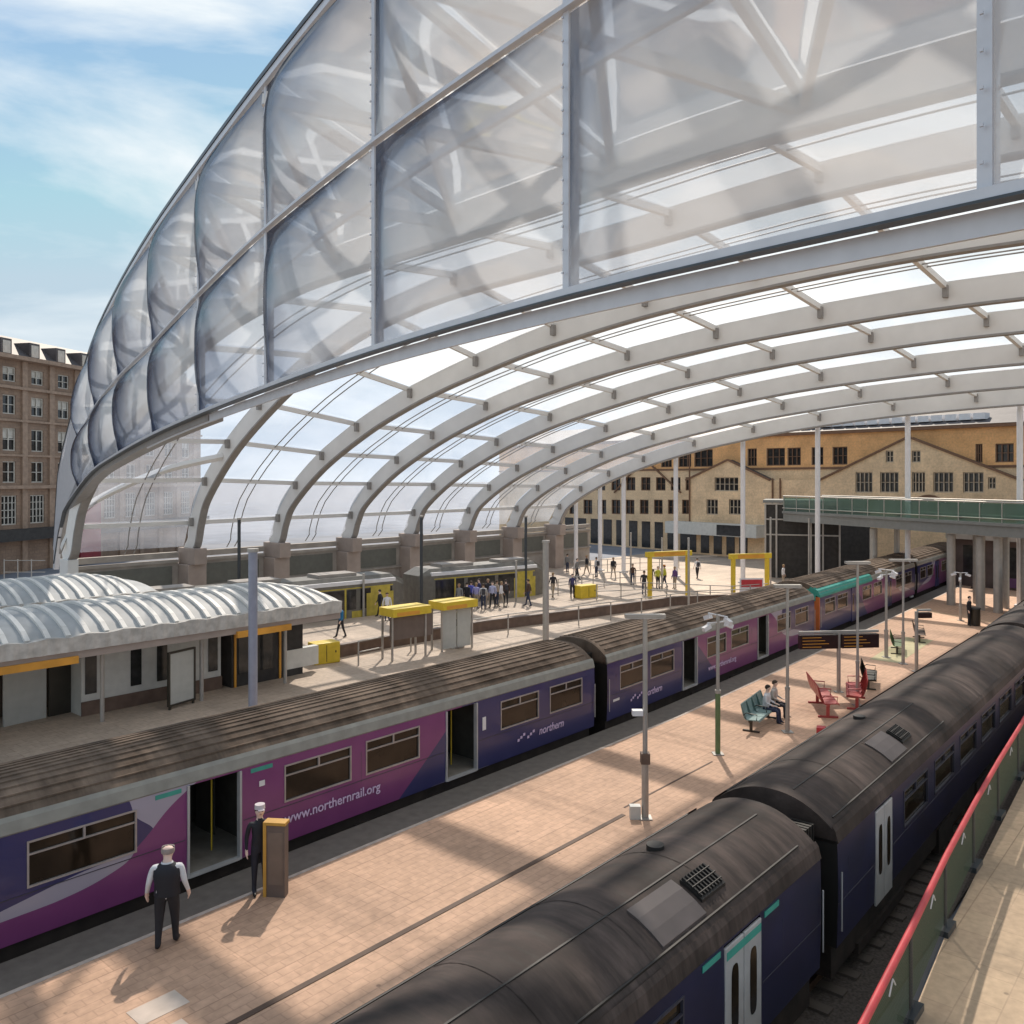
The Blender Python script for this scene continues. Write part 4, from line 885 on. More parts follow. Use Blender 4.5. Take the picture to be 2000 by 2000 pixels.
q0 = ung(1635, 80); q1 = ung(1850, 80); F5 = Facade(q0, q1); w_ = (Vector(q1) - Vector(q0)).length; sg = F5.sg
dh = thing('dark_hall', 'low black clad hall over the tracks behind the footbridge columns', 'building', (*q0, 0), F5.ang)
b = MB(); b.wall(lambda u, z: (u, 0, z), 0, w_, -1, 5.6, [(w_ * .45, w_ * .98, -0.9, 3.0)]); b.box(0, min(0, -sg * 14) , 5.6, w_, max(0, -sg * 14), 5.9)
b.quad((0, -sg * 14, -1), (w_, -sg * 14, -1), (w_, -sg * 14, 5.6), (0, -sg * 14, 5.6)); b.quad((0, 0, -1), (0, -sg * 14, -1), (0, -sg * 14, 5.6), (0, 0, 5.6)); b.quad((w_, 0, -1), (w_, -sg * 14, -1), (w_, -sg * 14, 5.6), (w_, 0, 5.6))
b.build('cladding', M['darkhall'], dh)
q0 = ung(1862, 68); q1 = ung(2060, 62); F6 = Facade(q0, q1); w_ = (Vector(q1) - Vector(q0)).length; sg = F6.sg
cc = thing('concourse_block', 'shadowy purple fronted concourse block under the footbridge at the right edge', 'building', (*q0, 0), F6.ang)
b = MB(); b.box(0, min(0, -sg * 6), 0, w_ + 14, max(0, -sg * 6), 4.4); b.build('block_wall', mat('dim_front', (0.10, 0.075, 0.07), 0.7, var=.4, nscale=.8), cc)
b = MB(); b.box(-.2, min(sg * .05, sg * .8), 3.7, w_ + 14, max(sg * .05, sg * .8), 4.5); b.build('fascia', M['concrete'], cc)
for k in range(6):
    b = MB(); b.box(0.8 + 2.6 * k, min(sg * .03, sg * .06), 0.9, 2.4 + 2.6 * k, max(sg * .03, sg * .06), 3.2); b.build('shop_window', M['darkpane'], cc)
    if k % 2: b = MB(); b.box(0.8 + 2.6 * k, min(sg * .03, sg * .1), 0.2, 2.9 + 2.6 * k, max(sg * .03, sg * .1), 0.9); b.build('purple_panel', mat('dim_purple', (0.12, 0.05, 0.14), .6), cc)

# ---------------------------------------------------------------- tram stop canopies and kiosk
def canopy(label, s0, s1, d0, d1, z_edge, z_top):
    t = thing('platform_canopy', label, 'canopy', (s0, d0, 0), 0, 'ribbed white canopies of the tram stop')
    L_ = s1 - s0; W = d1 - d0; n = 14
    def zc(y, x):
        e = min(1, (L_ - x) / 2.2) if x > L_ - 2.2 else 1
        return z_edge + (z_top - z_edge) * math.sin(math.pi * min(1, max(0, y / W))) ** 0.75 * (0.45 + 0.55 * e)
    b = MB(); xs = [L_ * i / 30 for i in range(31)] + [L_ - 1.6, L_ - .9, L_ - .4]; xs = sorted(xs)
    b.sweep([[(x, W * j / n, zc(W * j / n, x)) for j in range(n + 1)] for x in xs], 0, True, closed=False, cap=False); b.build('roof_sheet', M['canopy'], t)
    b = MB(); k = 0; x = 0.3
    while x < L_ - 0.4:
        for j in range(n): b.beam((x, W * j / n, zc(W * j / n, x) + .03), (x, W * (j + 1) / n, zc(W * (j + 1) / n, x) + .03), 0.16, 0.13)
        x += 0.62
    tag(b.build('roof_ribs', M['canopy_rib'], t), kind='stuff')
    b = MB(); x = 0                                                 # scalloped edge
    k = 0
    for yy in (-0.05, W + 0.05):
        secs = []; x = 0
        while x <= L_ + 0.01:
            z = z_edge + 0.03 * math.sin(x * 5.1); secs.append([(x, yy - .05 - (.03 if k % 2 else 0), z_edge - 0.46), (x, yy + .05, z_edge - 0.46), (x, yy + .14, z + .05), (x, yy - .10 - (.05 if k % 2 else 0), z + .05)]); x += L_ / 90; k += 1
        b.sweep(secs)
    b.sweep([[(L_ - .05, W * j / n, z_edge - .46), (L_ + .06, W * j / n, z_edge - .46), (L_ + .06, W * j / n, z_edge), (L_ - .05, W * j / n, z_edge)] for j in range(n + 1)])
    b.build('edge_fascia', mat('canopy_edge', (0.50, 0.485, 0.455), 0.6, var=0.22, nscale=3.5) if 'canopy_edge' not in bpy.data.materials else bpy.data.materials['canopy_edge'], t)
    b = MB(); b.box(0, -.02, z_edge - .72, L_, .1, z_edge - .465); b.box(0, W - .1, z_edge - .72, L_, W + .02, z_edge - .465); b.build('lower_band', M['pink_stone'], t)
    for a, c in ((0, 7.4), (13.2, 15.6)):
        b = MB(); b.box(a, -.13, z_edge - .86, min(c, L_), -.03, z_edge - .62); b.build('amber_sign_band', M['amber'], t)
    x = 1.2
    while x < L_:
        for yy in (0.9, W - 0.9):
            b = MB(); b.tube([(x, yy, 0), (x, yy, z_edge - .5)], 0.075, 10); b.build('post', M['galv'], t)
        x += 3.7
    b = MB(); b.box(0, 0.4, z_edge - .54, L_ - .4, W - .4, z_edge - .46); b.build('soffit', M['panelgrey'], t)
    return t
canopy('white ribbed canopy with amber sign bands over the nearer tram platform', 4.5, 22.6, 29.2, 34.2, 3.22, 3.95)
canopy('white ribbed canopy behind, nearer the roof ribs', 4.0, 19.5, 38.9, 44.6, 3.1, 3.85)
t = thing('platform_kiosk', 'pale panelled kiosk with tall dark windows under the nearer canopy', 'kiosk', (12.9, 31.3, 0))
b = MB(); b.box(0, 0, 0, 5.4, 1.8, 2.6); b.build('kiosk_wall', M['panelgrey'], t)
for x in (0.12, 1.75, 2.75, 4.85):
    b = MB(); b.box(x, -0.03, 0.75, x + 0.40, -0.005, 2.35); b.build('window', M['darkpane'], t)
b = MB(); b.box(-0.02, -0.06, 0.0, 5.42, -0.01, 0.5); b.build('skirting', M['brownwall'], t)
t = thing('amber_booth', 'dark fronted booth with an amber frame under the nearer canopy, right of the poster frame', 'booth', (18.6, 31.0, 0))
b = MB(); b.box(0, 0, 0, 3.4, 1.6, 2.6); b.build('booth_wall', M['darkhall'], t)
for x in (0.1, 2.2):
    b = MB(); b.box(x, -.05, 0, x + .09, -.002, 2.4); b.build('frame_post', M['amber'], t)
b = MB(); b.box(.3, -.03, .5, 1.9, -.004, 2.2); b.build('booth_window', M['darkpane'], t)
b = MB(); b.box(2.5, -.03, .3, 4.2, .3, 1.1); b.build('counter', M['panelgrey'], t)
t = thing('poster_frame', 'tall dark framed grey poster panel standing before the kiosk', 'poster frame', (*un(328, 1388), 0), 0.25)
b = MB(); w = 1.25
for (x0, z0, x1, z1) in ((0, .12, .07, 2.1), (w - .07, .12, w, 2.1), (.07, .12, w - .07, .19), (.07, 2.03, w - .07, 2.1)): b.box(x0, -.05, z0, x1, .05, z1)
b.box(.05, -.04, 0, .12, .04, .12); b.box(w - .12, -.04, 0, w - .05, .04, .12)
b.build('frame', M['bblack'], t); b = MB(); b.box(.07, -.02, .19, w - .07, .02, 2.03); b.build('poster', M['poster'], t)
t = thing('waiting_shelter', 'grey and black glazed shelter at the left edge under the canopy', 'shelter', (*un(8, 1420), 0), 0.1)
for x, wd, mm in ((0, 1.4, 'poster'), (1.5, .8, 'bblack'), (2.5, 2.0, 'panelgrey')):
    b = MB(); b.box(x, 0, 0, x + wd, .1, 2.2 if mm != 'panelgrey' else 1.1); b.build('screen_panel', M[mm], t)
b = MB(); b.box(-1.6, .3, 0, -.2, .4, 2.2); b.box(0, 1.4, 0, 4.5, 1.5, 2.2); b.box(-1.6, 0, 2.2, 4.6, 1.6, 2.3); b.build('back_wall', M['signbrown'], t)

# ---------------------------------------------------------------- poles, lamps, signs
def zat(px, py, pyb): Z = CAM_H * FPX / (pyb - HOR); return CAM_H + (HOR - py) * Z / FPX   # height of a photo row above a foot at row pyb
def lamp_post(label, px, pyb, pyt, arm=1.0, collar=None, green=False, r=0.06, ang=0.55, cams=0, grp='lamp and camera posts along the middle platform', side=0.0):
    x, y = un(px, pyb); h = zat(px, pyt, pyb); t = thing('lamp_post' if not cams else 'camera_post', label, 'lamp post' if not cams else 'camera post', (x, y, 0), TH, grp)
    lo = collar or h * 0.3
    b = MB(); b.tube([(0, 0, 0.02), (0, 0, lo)], r * 1.45, 12); b.build('lower_pole', M['greenpost'] if green else M['galv'], t)
    b = MB(); b.tube([(0, 0, lo), (0, 0, h)], r, 12); b.tube([(0, 0, lo - .04), (0, 0, lo + .06)], r * 1.7, 12); b.build('upper_pole', M['galv'], t)
    b = MB(); b.box(-.16, -.16, 0, .16, .16, .03); b.build('base_plate', M['galv'], t)
    if arm:
        b = MB(); b.box(-.10, -arm * (.5 + side), h - .02, .10, arm * (.5 - side), h + .07); b.build('lamp_head', M['galv'], t)
        b = MB(); b.box(-.08, -arm * (.5 + side) + .04, h - .035, .08, arm * (.5 - side) - .04, h - .02); b.build('diffuser', M['white'], t)
    for k in range(cams):
        a = 2 * math.pi * k / cams + .5; z = h - .1 - .22 * (k % 2); b = MB()
        dx, dy = math.cos(a) * .42, math.sin(a) * .42
        b.tube([(0, 0, z + .08), (dx, dy, z + .08)], .025, 6); b.beam((dx * .75, dy * .75, z), (dx * 1.35, dy * 1.35, z - .1), .13, .13); b.build('camera', M['white'], t)
    return t
lp1 = lamp_post('tall lamp post with a flat lamp bar standing at the end of the slot drain', 1260, 1598, 1205, 1.0, collar=1.45)
b = MB(); b.box(-.1, .06, 2.55, .1, .32, 2.68); b.build('speaker', M['white'], lp1)
b = MB(); b.box(-.11, -.11, 1.36, .11, .11, 1.62); b.build('junction_collar', M['brownwall'], lp1)
b = MB(); b.box(-.1, .12, 0, .1, .38, .32); b.build('socket_box', M['panelgrey'], lp1)
lamp_post('camera post with a thick green lower half and a cluster of white cameras', 1402, 1473, 1200, 0, collar=1.9, green=True, cams=4, r=.055)
lamp_post('lamp post right beside the bench with two seated people', 1538, 1430, 1146, .9, r=.05)
lamp_post('slender lamp post rising behind the red benches', 1675, 1378, 1100, .9, r=.045, collar=1.6)
lamp_post('camera post left of the two farthest benches', 1731, 1284, 1112, 0, cams=4, r=.06)
lamp_post('thin lamp post with a wide flat lamp bar before the dark hall', 1764, 1297, 1095, 1.25, r=.05)
lamp_post('far camera post between the footbridge columns', 1876, 1212, 1118, 0, cams=3, r=.06)
def board(label, px, pyb, pyt, w, hh, two=True, name='departure_board', off=0.0, m='screen'):
    x, y = un(px, pyb); h = zat(px, pyt, pyb); t = thing(name, label, 'departure board', (x, y, 0), TH - math.pi / 2 + .12)
    b = MB(); b.tube([(0, 0, 0), (0, 0, h)], .075, 12); b.box(-.15, -.15, 0, .15, .15, .03); b.build('post', M['galv'], t)
    b = MB(); b.box(-w / 2 + off, -.05, h, w / 2 + off, .05, h + .09); b.build('beam', M['galv'], t)
    for sgn in ((-1, 1) if two else (1,)):
        a = off + (.08 if sgn > 0 else -w / 2 + .02) if two else off - w / 2; c = off + (w / 2 - .02 if sgn > 0 else -.08) if two else off + w / 2
        b = MB(); b.box(a, -.12, h - hh - .05, c, .12, h - .05); d = b.build('display', M[m], t, bevel=.02)
        for q in range(4):
            b = MB(); z = h - .15 - q * hh * .22; b.box(a + .08, -.128, z - .012, a + (c - a) * (.55 + .1 * (q % 3)), -.122, z + .012)
            if two: b.build('text_line', M['amber'], d)
    return t
board('wide double departure board on one post behind the red benches', 1638, 1352, 1236, 3.3, .55)
board('small dark sign on a brown post near the dark roofed train', 1790, 1312, 1194, .62, .24, two=False, off=.35)
def pole(label, px, pyb, pyt, r, m='galv', name='steel_column', cat='column', grp=None, cap=True):
    x, y = un(px, pyb); h = zat(px, pyt, pyb); t = thing(name, label, cat, (x, y, 0), 0, grp)
    b = MB(); b.tube([(0, 0, 0), (0, 0, h)], r, 16); b.build('shaft', M[m], t)
    if cap:
        b = MB(); b.tube([(0, 0, h), (0, 0, h + .12)], r * 1.25, 16); b.tube([(0, 0, 0), (0, 0, .05)], r * 1.5, 16); b.build('collar', M['galv'], t)
    return t
M['bluegrey'] = mat('blue_grey_column', (0.30, 0.32, 0.40), .45, .2, var=.08)
pole('thick blue grey steel column in front of the nearer ribbed canopy', 494, 1397, 1078, .16, 'bluegrey')
pole('thick grey steel column rising behind the join of the two purple and navy carriages', 1066, 1262, 1060, .16)
for px, pyb, pyt, w in ((467, 1200, 1015, 'dark thin post before the wall below the second rib'), (823, 1190, 1010, 'dark thin post left of the crowd by the trams'), (1027, 1165, 1010, 'dark thin post where the farthest ribs meet the ground')):
    pole(w, px, pyb, pyt, .10, 'darkmetal', 'lighting_column', 'post')
for px, pyb, pyt, w in ((1345, 1195, 1050, 'tall thin post right of the nearer yellow gate frame'), (1505, 1150, 1010, 'pale thin post at the left edge of the lift tower'), (1293, 1150, 1050, 'short thin post behind the nearer yellow gate frame'), (1580, 1140, 1012, 'pale thin post in front of the lift tower'), (1232, 1140, 1040, 'thin post among the far fences'), (710, 1205, 1120, 'thin post in front of the left tram'), (1008, 1175, 1095, 'thin post at the right end of the right tram')):
    pole(w, px, pyb, pyt, .07, 'galv', 'signal_post', 'post', cap=False)
# yellow gate frames at the head of the tram platforms
def gate(label, a, b_, pyt):
    P, Q = un(*a), un(*b_); v = Vector(Q) - Vector(P); h = zat(a[0], pyt, a[1]); t = thing('gate_frame', label, 'gate frame', (*P, 0), math.atan2(v.y, v.x))
    b = MB(); w = v.length; b.box(-.12, -.12, 0, .12, .12, h); b.build('frame_post', M['yellow'], t)
    b = MB(); b.box(w - .12, -.12, 0, w + .12, .12, h); b.build('frame_post', M['yellow'], t)
    b = MB(); b.box(-.3, -.14, h + .001, w + .3, .14, h + .36); b.build('header', M['yellow'], t)
    b = MB(); b.box(.3, -.155, h + .05, w - .3, -.142, h + .3); b.build('header_sign', M['amber'], t)
gate('yellow gate frame with an amber header among the far fences, left of the other', (1269, 1168), (1343, 1163), 1088)
gate('yellow gate frame next to the lift tower with red notices below it', (1432, 1168), (1498, 1165), 1092)
t = thing('red_notice_board', 'pale board with red notices standing under the right yellow gate frame', 'notice board', (*un(1445, 1172), 0), -.75)
b = MB(); b.box(0, 0, .1, 1.7, .06, 1.5); b.build('board', M['white'], t); b = MB(); b.box(.1, -.02, .9, 1.6, -.005, 1.4); b.build('notice', M['red'], t)
# ticket shelters
def ticket(label, px, pyb, glazed):
    t = thing('ticket_shelter', label, 'ticket shelter', (*un(px, pyb), 0), -.12, 'yellow topped ticket shelters')
    w = 1.95; b = MB(); b.box(-.1, -.3, 2.05, w + .1, .9, 2.42); b.build('roof_band', M['yellow'], t)
    b = MB(); b.box(0.1, -.31, 2.08, w * .7, -.302, 2.25); b.build('sign_band', M['amber'], t)
    for x in (.03, w - .03):
        for y in (0, .8): b = MB(); b.box(x - .04, y - .04, 0, x + .04, y + .04, 2.05); b.build('post', M['galv'], t)
    if glazed:
        b = MB(); b.box(.1, .02, .12, w * .48, .08, 2.0); b.box(w * .52, .02, .12, w - .1, .08, 2.0); b.build('side_panel', M['poster'], t)
        b = MB(); b.box(.95, .25, 0, 1.65, .7, 1.75); m_ = b.build('ticket_machine', M['panelgrey'], t); b = MB(); b.box(1.05, .24, 1.1, 1.5, .249, 1.45); b.build('machine_screen', M['darkpane'], m_)
    else:
        b = MB(); b.box(-.05, .02, .95, w + .4, .1, 2.0); b.build('information_panel', M['signbrown'], t)
ticket('yellow topped shelter with a brown information panel, left of the glazed one', 765, 1292, False)
ticket('yellow topped shelter with grey glazed sides and a ticket machine', 862, 1274, True)
# low brown wall with a post and rail fence before it
W = [un(600, 1296), un(760, 1264), un(950, 1232), un(1150, 1206), un(1320, 1182), un(1420, 1178)]
t = thing('low_brown_wall', 'long low brown wall dividing the tram stop from the left platform', 'wall', (*W[0], 0))
b = MB()
for a, c in zip(W, W[1:]): b.beam((a[0] - W[0][0], a[1] - W[0][1], .26), (c[0] - W[0][0], c[1] - W[0][1], .26), .22, .52)
b.build('wall_run', M['brownwall'], t); b = MB()
for a, c in zip(W, W[1:]): b.beam((a[0] - W[0][0], a[1] - W[0][1], .56), (c[0] - W[0][0], c[1] - W[0][1], .56), .3, .07)
b.build('coping', M['signbrown'], t)
def railing(label, pts, h=1.1, step=1.5, m='galv', rails=(1.08, .6), cat='railing', r=.03):
    t = thing('railing', label, cat, (*pts[0], 0))
    o = Vector(pts[0])
    for a, c in zip(pts, pts[1:]):
        a = Vector(a) - o; c = Vector(c) - o; n = max(1, int((c - a).length / step))
        for k in range(n):
            p = a.lerp(c, k / n); b = MB(); b.tube([(p.x, p.y, 0), (p.x, p.y, h)], r * 1.3, 7); b.build('post', M[m], t)
        b = MB()
        for z in rails: b.tube([(a.x, a.y, z), (c.x, c.y, z)], r, 6)
        b.build('rails', M[m], t)
    return t
WR = [(p[0], p[1] - 1.6) for p in W[1:]]
railing('post and rail fence standing in front of the low brown wall', WR, step=2.2, rails=(1.08,))
railing('fence across the far end of the tram stop by the yellow gate frames', [un(1165, 1172), un(1260, 1168), un(1345, 1172), un(1430, 1176), un(1500, 1170)], step=1.3)
railing('farthest fence in front of the stone building', [un(1120, 1120), un(1250, 1112), un(1400, 1108)], step=1.6)
railing('fence beside the crowd of people at the tram stop', [un(1090, 1160), un(1180, 1146), un(1300, 1136)], step=1.4)
railing('short fence left of the brown information panel', [un(700, 1300), un(745, 1290)], step=.9)
railing('grey fence at the foot of the terracotta building', [ung(8, 66), ung(88, 66)], step=1.0, h=2.2, rails=(2.1, 1.2, .3))
# yellow cabinets and a yellow wedge
for lab, px, pyb, w, h, d in (('yellow cabinet at the right end of the nearer canopy', 615, 1300, 1.25, .95, .8), ('yellow block on the ramp right of the crowd', 1135, 1170, 1.6, .9, .8)):
    t = thing('yellow_cabinet', lab, 'cabinet', (*un(px, pyb), 0), -.2)
    b = MB(); b.box(0, 0, 0, w, d, h); b.build('housing', M['yellow'], t, bevel=.04); b = MB(); b.box(w * .45, -.012, .1, w * .47, -.002, h - .1); b.box(w * .8, -.02, h * .5, w * .84, -.002, h * .6); b.build('door_gap', M['bblack'], t)

# ---------------------------------------------------------------- benches, totem, small things on the middle platform
def bench(label, x, y, rz, seatm, L_=1.9, back=True, grp='benches on the middle platform', legm='bblack'):
    t = thing('bench', label, 'bench', (x, y, 0), rz, grp); n = 12
    if seatm == 'redsoft': t.scale = (1.15, 1.2, 1.25)
    prof = [(-.30, .40), (-.28, .44), (-.1, .43), (.10, .41), (.20, .46), (.27, .65), (.32, .88), (.31, .92)]
    if not back: prof = prof[:4]
    b = MB(); nseat = 4
    for k in range(nseat):
        x0 = -L_ / 2 + L_ * k / nseat + .02; x1 = x0 + L_ / nseat - .04
        up = [[(xx, p[0], p[1]) for p in prof] + [(xx, p[0] - (.02 if i > 3 else 0), p[1] - .03) for i, p in reversed(list(enumerate(prof)))] for xx in (x0, x1)]
        b = MB(); b.sweep(up); b.build('seat', M[seatm], t)
    b = MB(); b.box(-L_ / 2, -.03, .33, L_ / 2, .05, .40); b.build('seat_beam', M[legm], t)
    for xx in (-L_ / 2 + .15, L_ / 2 - .15): b = MB(); b.box(xx - .04, -.28, 0, xx + .04, .28, .05); b.box(xx - .03, -.04, .05, xx + .03, .05, .34); b.build('leg', M[legm], t)
    for xx in (-L_ / 2, 0, L_ / 2): b = MB(); b.tube([(xx, -.22, .44), (xx, -.24, .62), (xx, .12, .64), (xx, .22, .55)], .018, 6); b.build('armrest', M[legm], t)
    return t
bx, by = un(1478, 1418)
bench('pale teal bench with two people sitting on it', bx + .25, by + .0, .15, 'teal_bench', 2.3)
r1 = un(1612, 1388); r2 = un(1652, 1372)
bench('red metal bench, the left one of the red pair', r1[0], r1[1] + .1, .55, 'redsoft', 2.0, legm='redsoft')
bench('red metal bench turned the other way behind the left red bench', r2[0] + .1, r2[1] - .35, .35 + math.pi, 'redsoft', 1.9, legm='redsoft')
for lab, px, py, rz, m_ in (('dark wire bench just beyond the red benches', 1697, 1338, .3, 'bblack'), ('greenish grey bench right of the departure board', 1752, 1272, .3, 'greenpost'), ('brown bench behind the small dark sign post', 1795, 1250, .3, 'brownwall')):
    p = un(px, py); bench(lab, p[0], p[1], rz, m_, 1.9)
for k, (px, lab) in enumerate(((1604, 'small red box on a white foot near the dark roofed train, left of its twin'), (1626, 'small red box on a white foot near the dark roofed train, right of its twin'))):
    t = thing('sand_box', lab, 'box', (*un(px, 1441), 0), .3, 'small red boxes by the platform edge')
    b = MB(); b.box(-.22, -.2, 0, .22, .2, .06); b.build('foot', M['white'], t); b = MB(); b.box(-.15, -.14, .06, .15, .14, .36); b.build('box_body', M['red'], t, bevel=.02)
t = thing('help_point', 'upright grey information totem with a yellow edged frame beside the open train door', 'totem', (*un(540, 1748), 0), TH - .12)
b = MB(); b.box(-.10, -.21, 0, .10, .17, 1.44); b.build('totem_body', M['signbrown'], t)
b = MB(); b.box(-.12, .171, 0, .12, .235, 1.50); b.box(-.12, -.23, 1.441, .12, .171, 1.50); b.build('yellow_edge', mat('ochre_edge', (.60, .33, .06), .5), t)
b = MB(); b.box(-.108, -.17, .25, -.101, .13, 1.3); b.build('notice_panel', mat('totem_face', (.20, .15, .12), .4), t)
p = un(1905, 1222)
t = thing('waste_bin', 'dark litter bin near the second gangway of the dark roofed train', 'litter bin', (*p, 0)); b = MB(); b.tube([(0, 0, .02), (0, 0, .95)], .26, 14); b.build('bin_body', M['bblack'], t); b = MB(); b.tube([(0, 0, .96), (0, 0, 1.03)], .29, 14); b.build('lid', M['darkmetal'], t)
slab('tactile_patch', [(41, 13.5), (48, 14)], [(41, 12.2), (48, 12.6)], .008, .002, mat('pale_yellow_paving', (.52, .47, .28), .8))

# ---------------------------------------------------------------- mesh fence with a red top rail on the side platform
def netting(name, col, cell, wire):
    m = bpy.data.materials.new(name); m.use_nodes = True; t = m.node_tree; p = t.nodes['Principled BSDF']; l = t.links.new; p.inputs['Base Color'].default_value = (*col, 1); p.inputs['Roughness'].default_value = .6
    tc = N(t, 'ShaderNodeTexCoord'); sx = N(t, 'ShaderNodeSeparateXYZ'); l(tc.outputs['UV'], sx.inputs[0]); rs = []
    for k in (0, 1):
        d = N(t, 'ShaderNodeMath', operation='DIVIDE'); l(sx.outputs[k], d.inputs[0]); d.inputs[1].default_value = cell
        f = N(t, 'ShaderNodeMath', operation='FRACT'); l(d.outputs[0], f.inputs[0]); g_ = N(t, 'ShaderNodeMath', operation='LESS_THAN'); l(f.outputs[0], g_.inputs[0]); g_.inputs[1].default_value = wire; rs.append(g_.outputs[0])
    mx = N(t, 'ShaderNodeMath', operation='MAXIMUM'); l(rs[0], mx.inputs[0]); l(rs[1], mx.inputs[1]); l(mx.outputs[0], p.inputs['Alpha']); return m
M['net_green'] = netting('green_debris_netting', (.006, .060, .018), .02, .50); M['net_steel'] = netting('galvanised_mesh', (.16, .15, .13), .05, .10)
FL = [(-6, 3.35), (2, 3.45), (7, 3.62), (11.25, 3.86), (14.2, 4.10), (17.3, 4.38), (20.5, 4.62), (24, 4.85), (27.5, 5.05), (31, 5.28), (35, 5.45), (40, 5.65)]
FL = [(a, c - .05) for a, c in FL]
t = thing('mesh_fence', 'green netted mesh fence with a bright red top rail beside the dark roofed train', 'fence', (FL[0][0], FL[0][1], 0))
o = Vector(FL[0]); u = 0
for i, (a, c) in enumerate(zip(FL, FL[1:])):
    a = Vector(a) - o; c = Vector(c) - o; L_ = (c - a).length
    for nm, m_, z0, z1, dy in (('green_netting', M['net_green'], .12, 1.30, 0.02), ('wire_mesh', M['net_steel'], .08, 1.34, -0.02)):
        me = bpy.data.meshes.new(nm); me.from_pydata([(a.x, a.y + dy, z0), (c.x, c.y + dy, z0), (c.x, c.y + dy, z1), (a.x, a.y + dy, z1)], [], [(0, 1, 2, 3)])
        uv = me.uv_layers.new(name='UVMap')
        for k, q in enumerate(((u, z0), (u + L_, z0), (u + L_, z1), (u, z1))): uv.data[k].uv = q
        me.materials.append(m_); link(bpy.data.objects.new(nm, me), t)
    b = MB(); b.tube([(a.x, a.y - .02, 1.40), (c.x, c.y - .02, 1.40)], .055, 10); b.build('red_rail', M['red'], t)
    b = MB(); b.tube([(a.x, a.y, 0), (a.x, a.y, 1.38)], .03, 8); b.box(a.x - .28, a.y - .12, 0, a.x + .28, a.y + .12, .11); b.build('fence_post', M['darkmetal'], t)
    b = MB(); m2 = a.lerp(c, .5); b.beam((m2.x - .16, m2.y - .06, 1.12), (m2.x, m2.y - .06, 1.30), .018, .012); b.beam((m2.x, m2.y - .06, 1.30), (m2.x + .12, m2.y - .06, 1.16), .018, .012); b.build('white_clip', M['white'], t)
    u += L_

# ---------------------------------------------------------------- people
SK = [(0.78, 0.57, 0.47), (0.55, 0.36, 0.26), (0.36, 0.22, 0.15)]
def pm(name, col, r=.75):
    if name in bpy.data.materials: return bpy.data.materials[name]
    return mat(name, col, r, var=.1, nscale=8)
def skel(pose):
    V, R, E = [], [], []
    def v(p, r, par=None):
        V.append(Vector(p)); R.append(r); i = len(V) - 1
        if par is not None: E.append((par, i))
        return i
    sit = pose == 'sit'; hz = .50 if sit else .93; lean = .05 if sit else (.03 if pose == 'look' else 0)
    pel = v((0, 0, hz), .135); wa = v((lean * .3, 0, hz + .17), .125, pel); ch = v((lean * .8, 0, hz + .36), .14, wa); up = v((lean, 0, hz + .47), .115, ch)
    nk = v((lean + .01, 0, hz + .57), .055, up); hf = .05 if pose == 'look' else .01
    h1 = v((lean + hf + .01, 0, hz + .64), .075, nk); h2 = v((lean + hf + .02, 0, hz + .71), .09, h1); h3 = v((lean + hf + .015, 0, hz + .775), .07, h2)
    v((lean + hf + .105, 0, hz + .685), .016, h2)                   # nose
    for s in (-1, 1):
        v((lean + hf + .015, s * .092, hz + .695), .016, h2)        # ears
        c = v((lean * .8, s * .10, hz + .42), .095, ch); sh = v((lean, s * .185, hz + .47), .062, c)
        sw = {'walk': .16 * s, 'look': .05, 'stand': .03, 'sit': .16}[pose]
        if sit: el = v((lean + .02, s * .23, hz + .22), .043, sh); wr = v((lean + .24, s * .17, hz + .14), .028, el); d = Vector((.16, -s * .02, -.02)).normalized()
        else: el = v((sw * .3 - .03, s * .245, hz + .20), .044, sh); wr = v((sw * .8 + .03, s * (.265 if pose != 'look' else .29), hz - .03), .028, el); d = Vector((.05 + sw * .2, 0, -.16)).normalized()
        pa = v(V[wr] + d * .06, .032, wr)
        for k in range(4):
            off = Vector((d.z * (k - 1.5) * -.021, 0, -d.x * (k - 1.5) * -.021)) if not sit else Vector((0, (k - 1.5) * .021, 0))
            ln = (.055, .065, .06, .045)[k]; f1 = v(V[pa] + d * .035 + off, .0095, pa); v(V[f1] + (d + Vector((0, -s * .35, -.1))).normalized() * ln, .0085, f1)
        th = v(V[wr] + d * .03 + Vector((.035 if not sit else .01, -s * .015 if not sit else -s * .035, 0)), .0105, wr); v(V[th] + d * .045, .009, th)
        hp = v((0.0, s * .09, hz - .05), .10, pel)
        if sit: kn = v((.43, s * .12, hz - .02), .062, hp); an = v((.45, s * .12, .09), .042, kn); x0 = .45
        else:
            st = {'walk': -.22 * s, 'look': -.10 * s, 'stand': 0}[pose]; kn = v((st * .45 + .02, s * .10, .49), .066, hp); an = v((st - .01, s * .105, .09), .042, kn); x0 = st
        v((x0 - .05, s * .105, .045), .036, an); ft = v((x0 + .10, s * .115, .04), .038, an); v((x0 + .17, s * .12, .03), .028, ft)
    return V, R, E, hz
PROT = {}
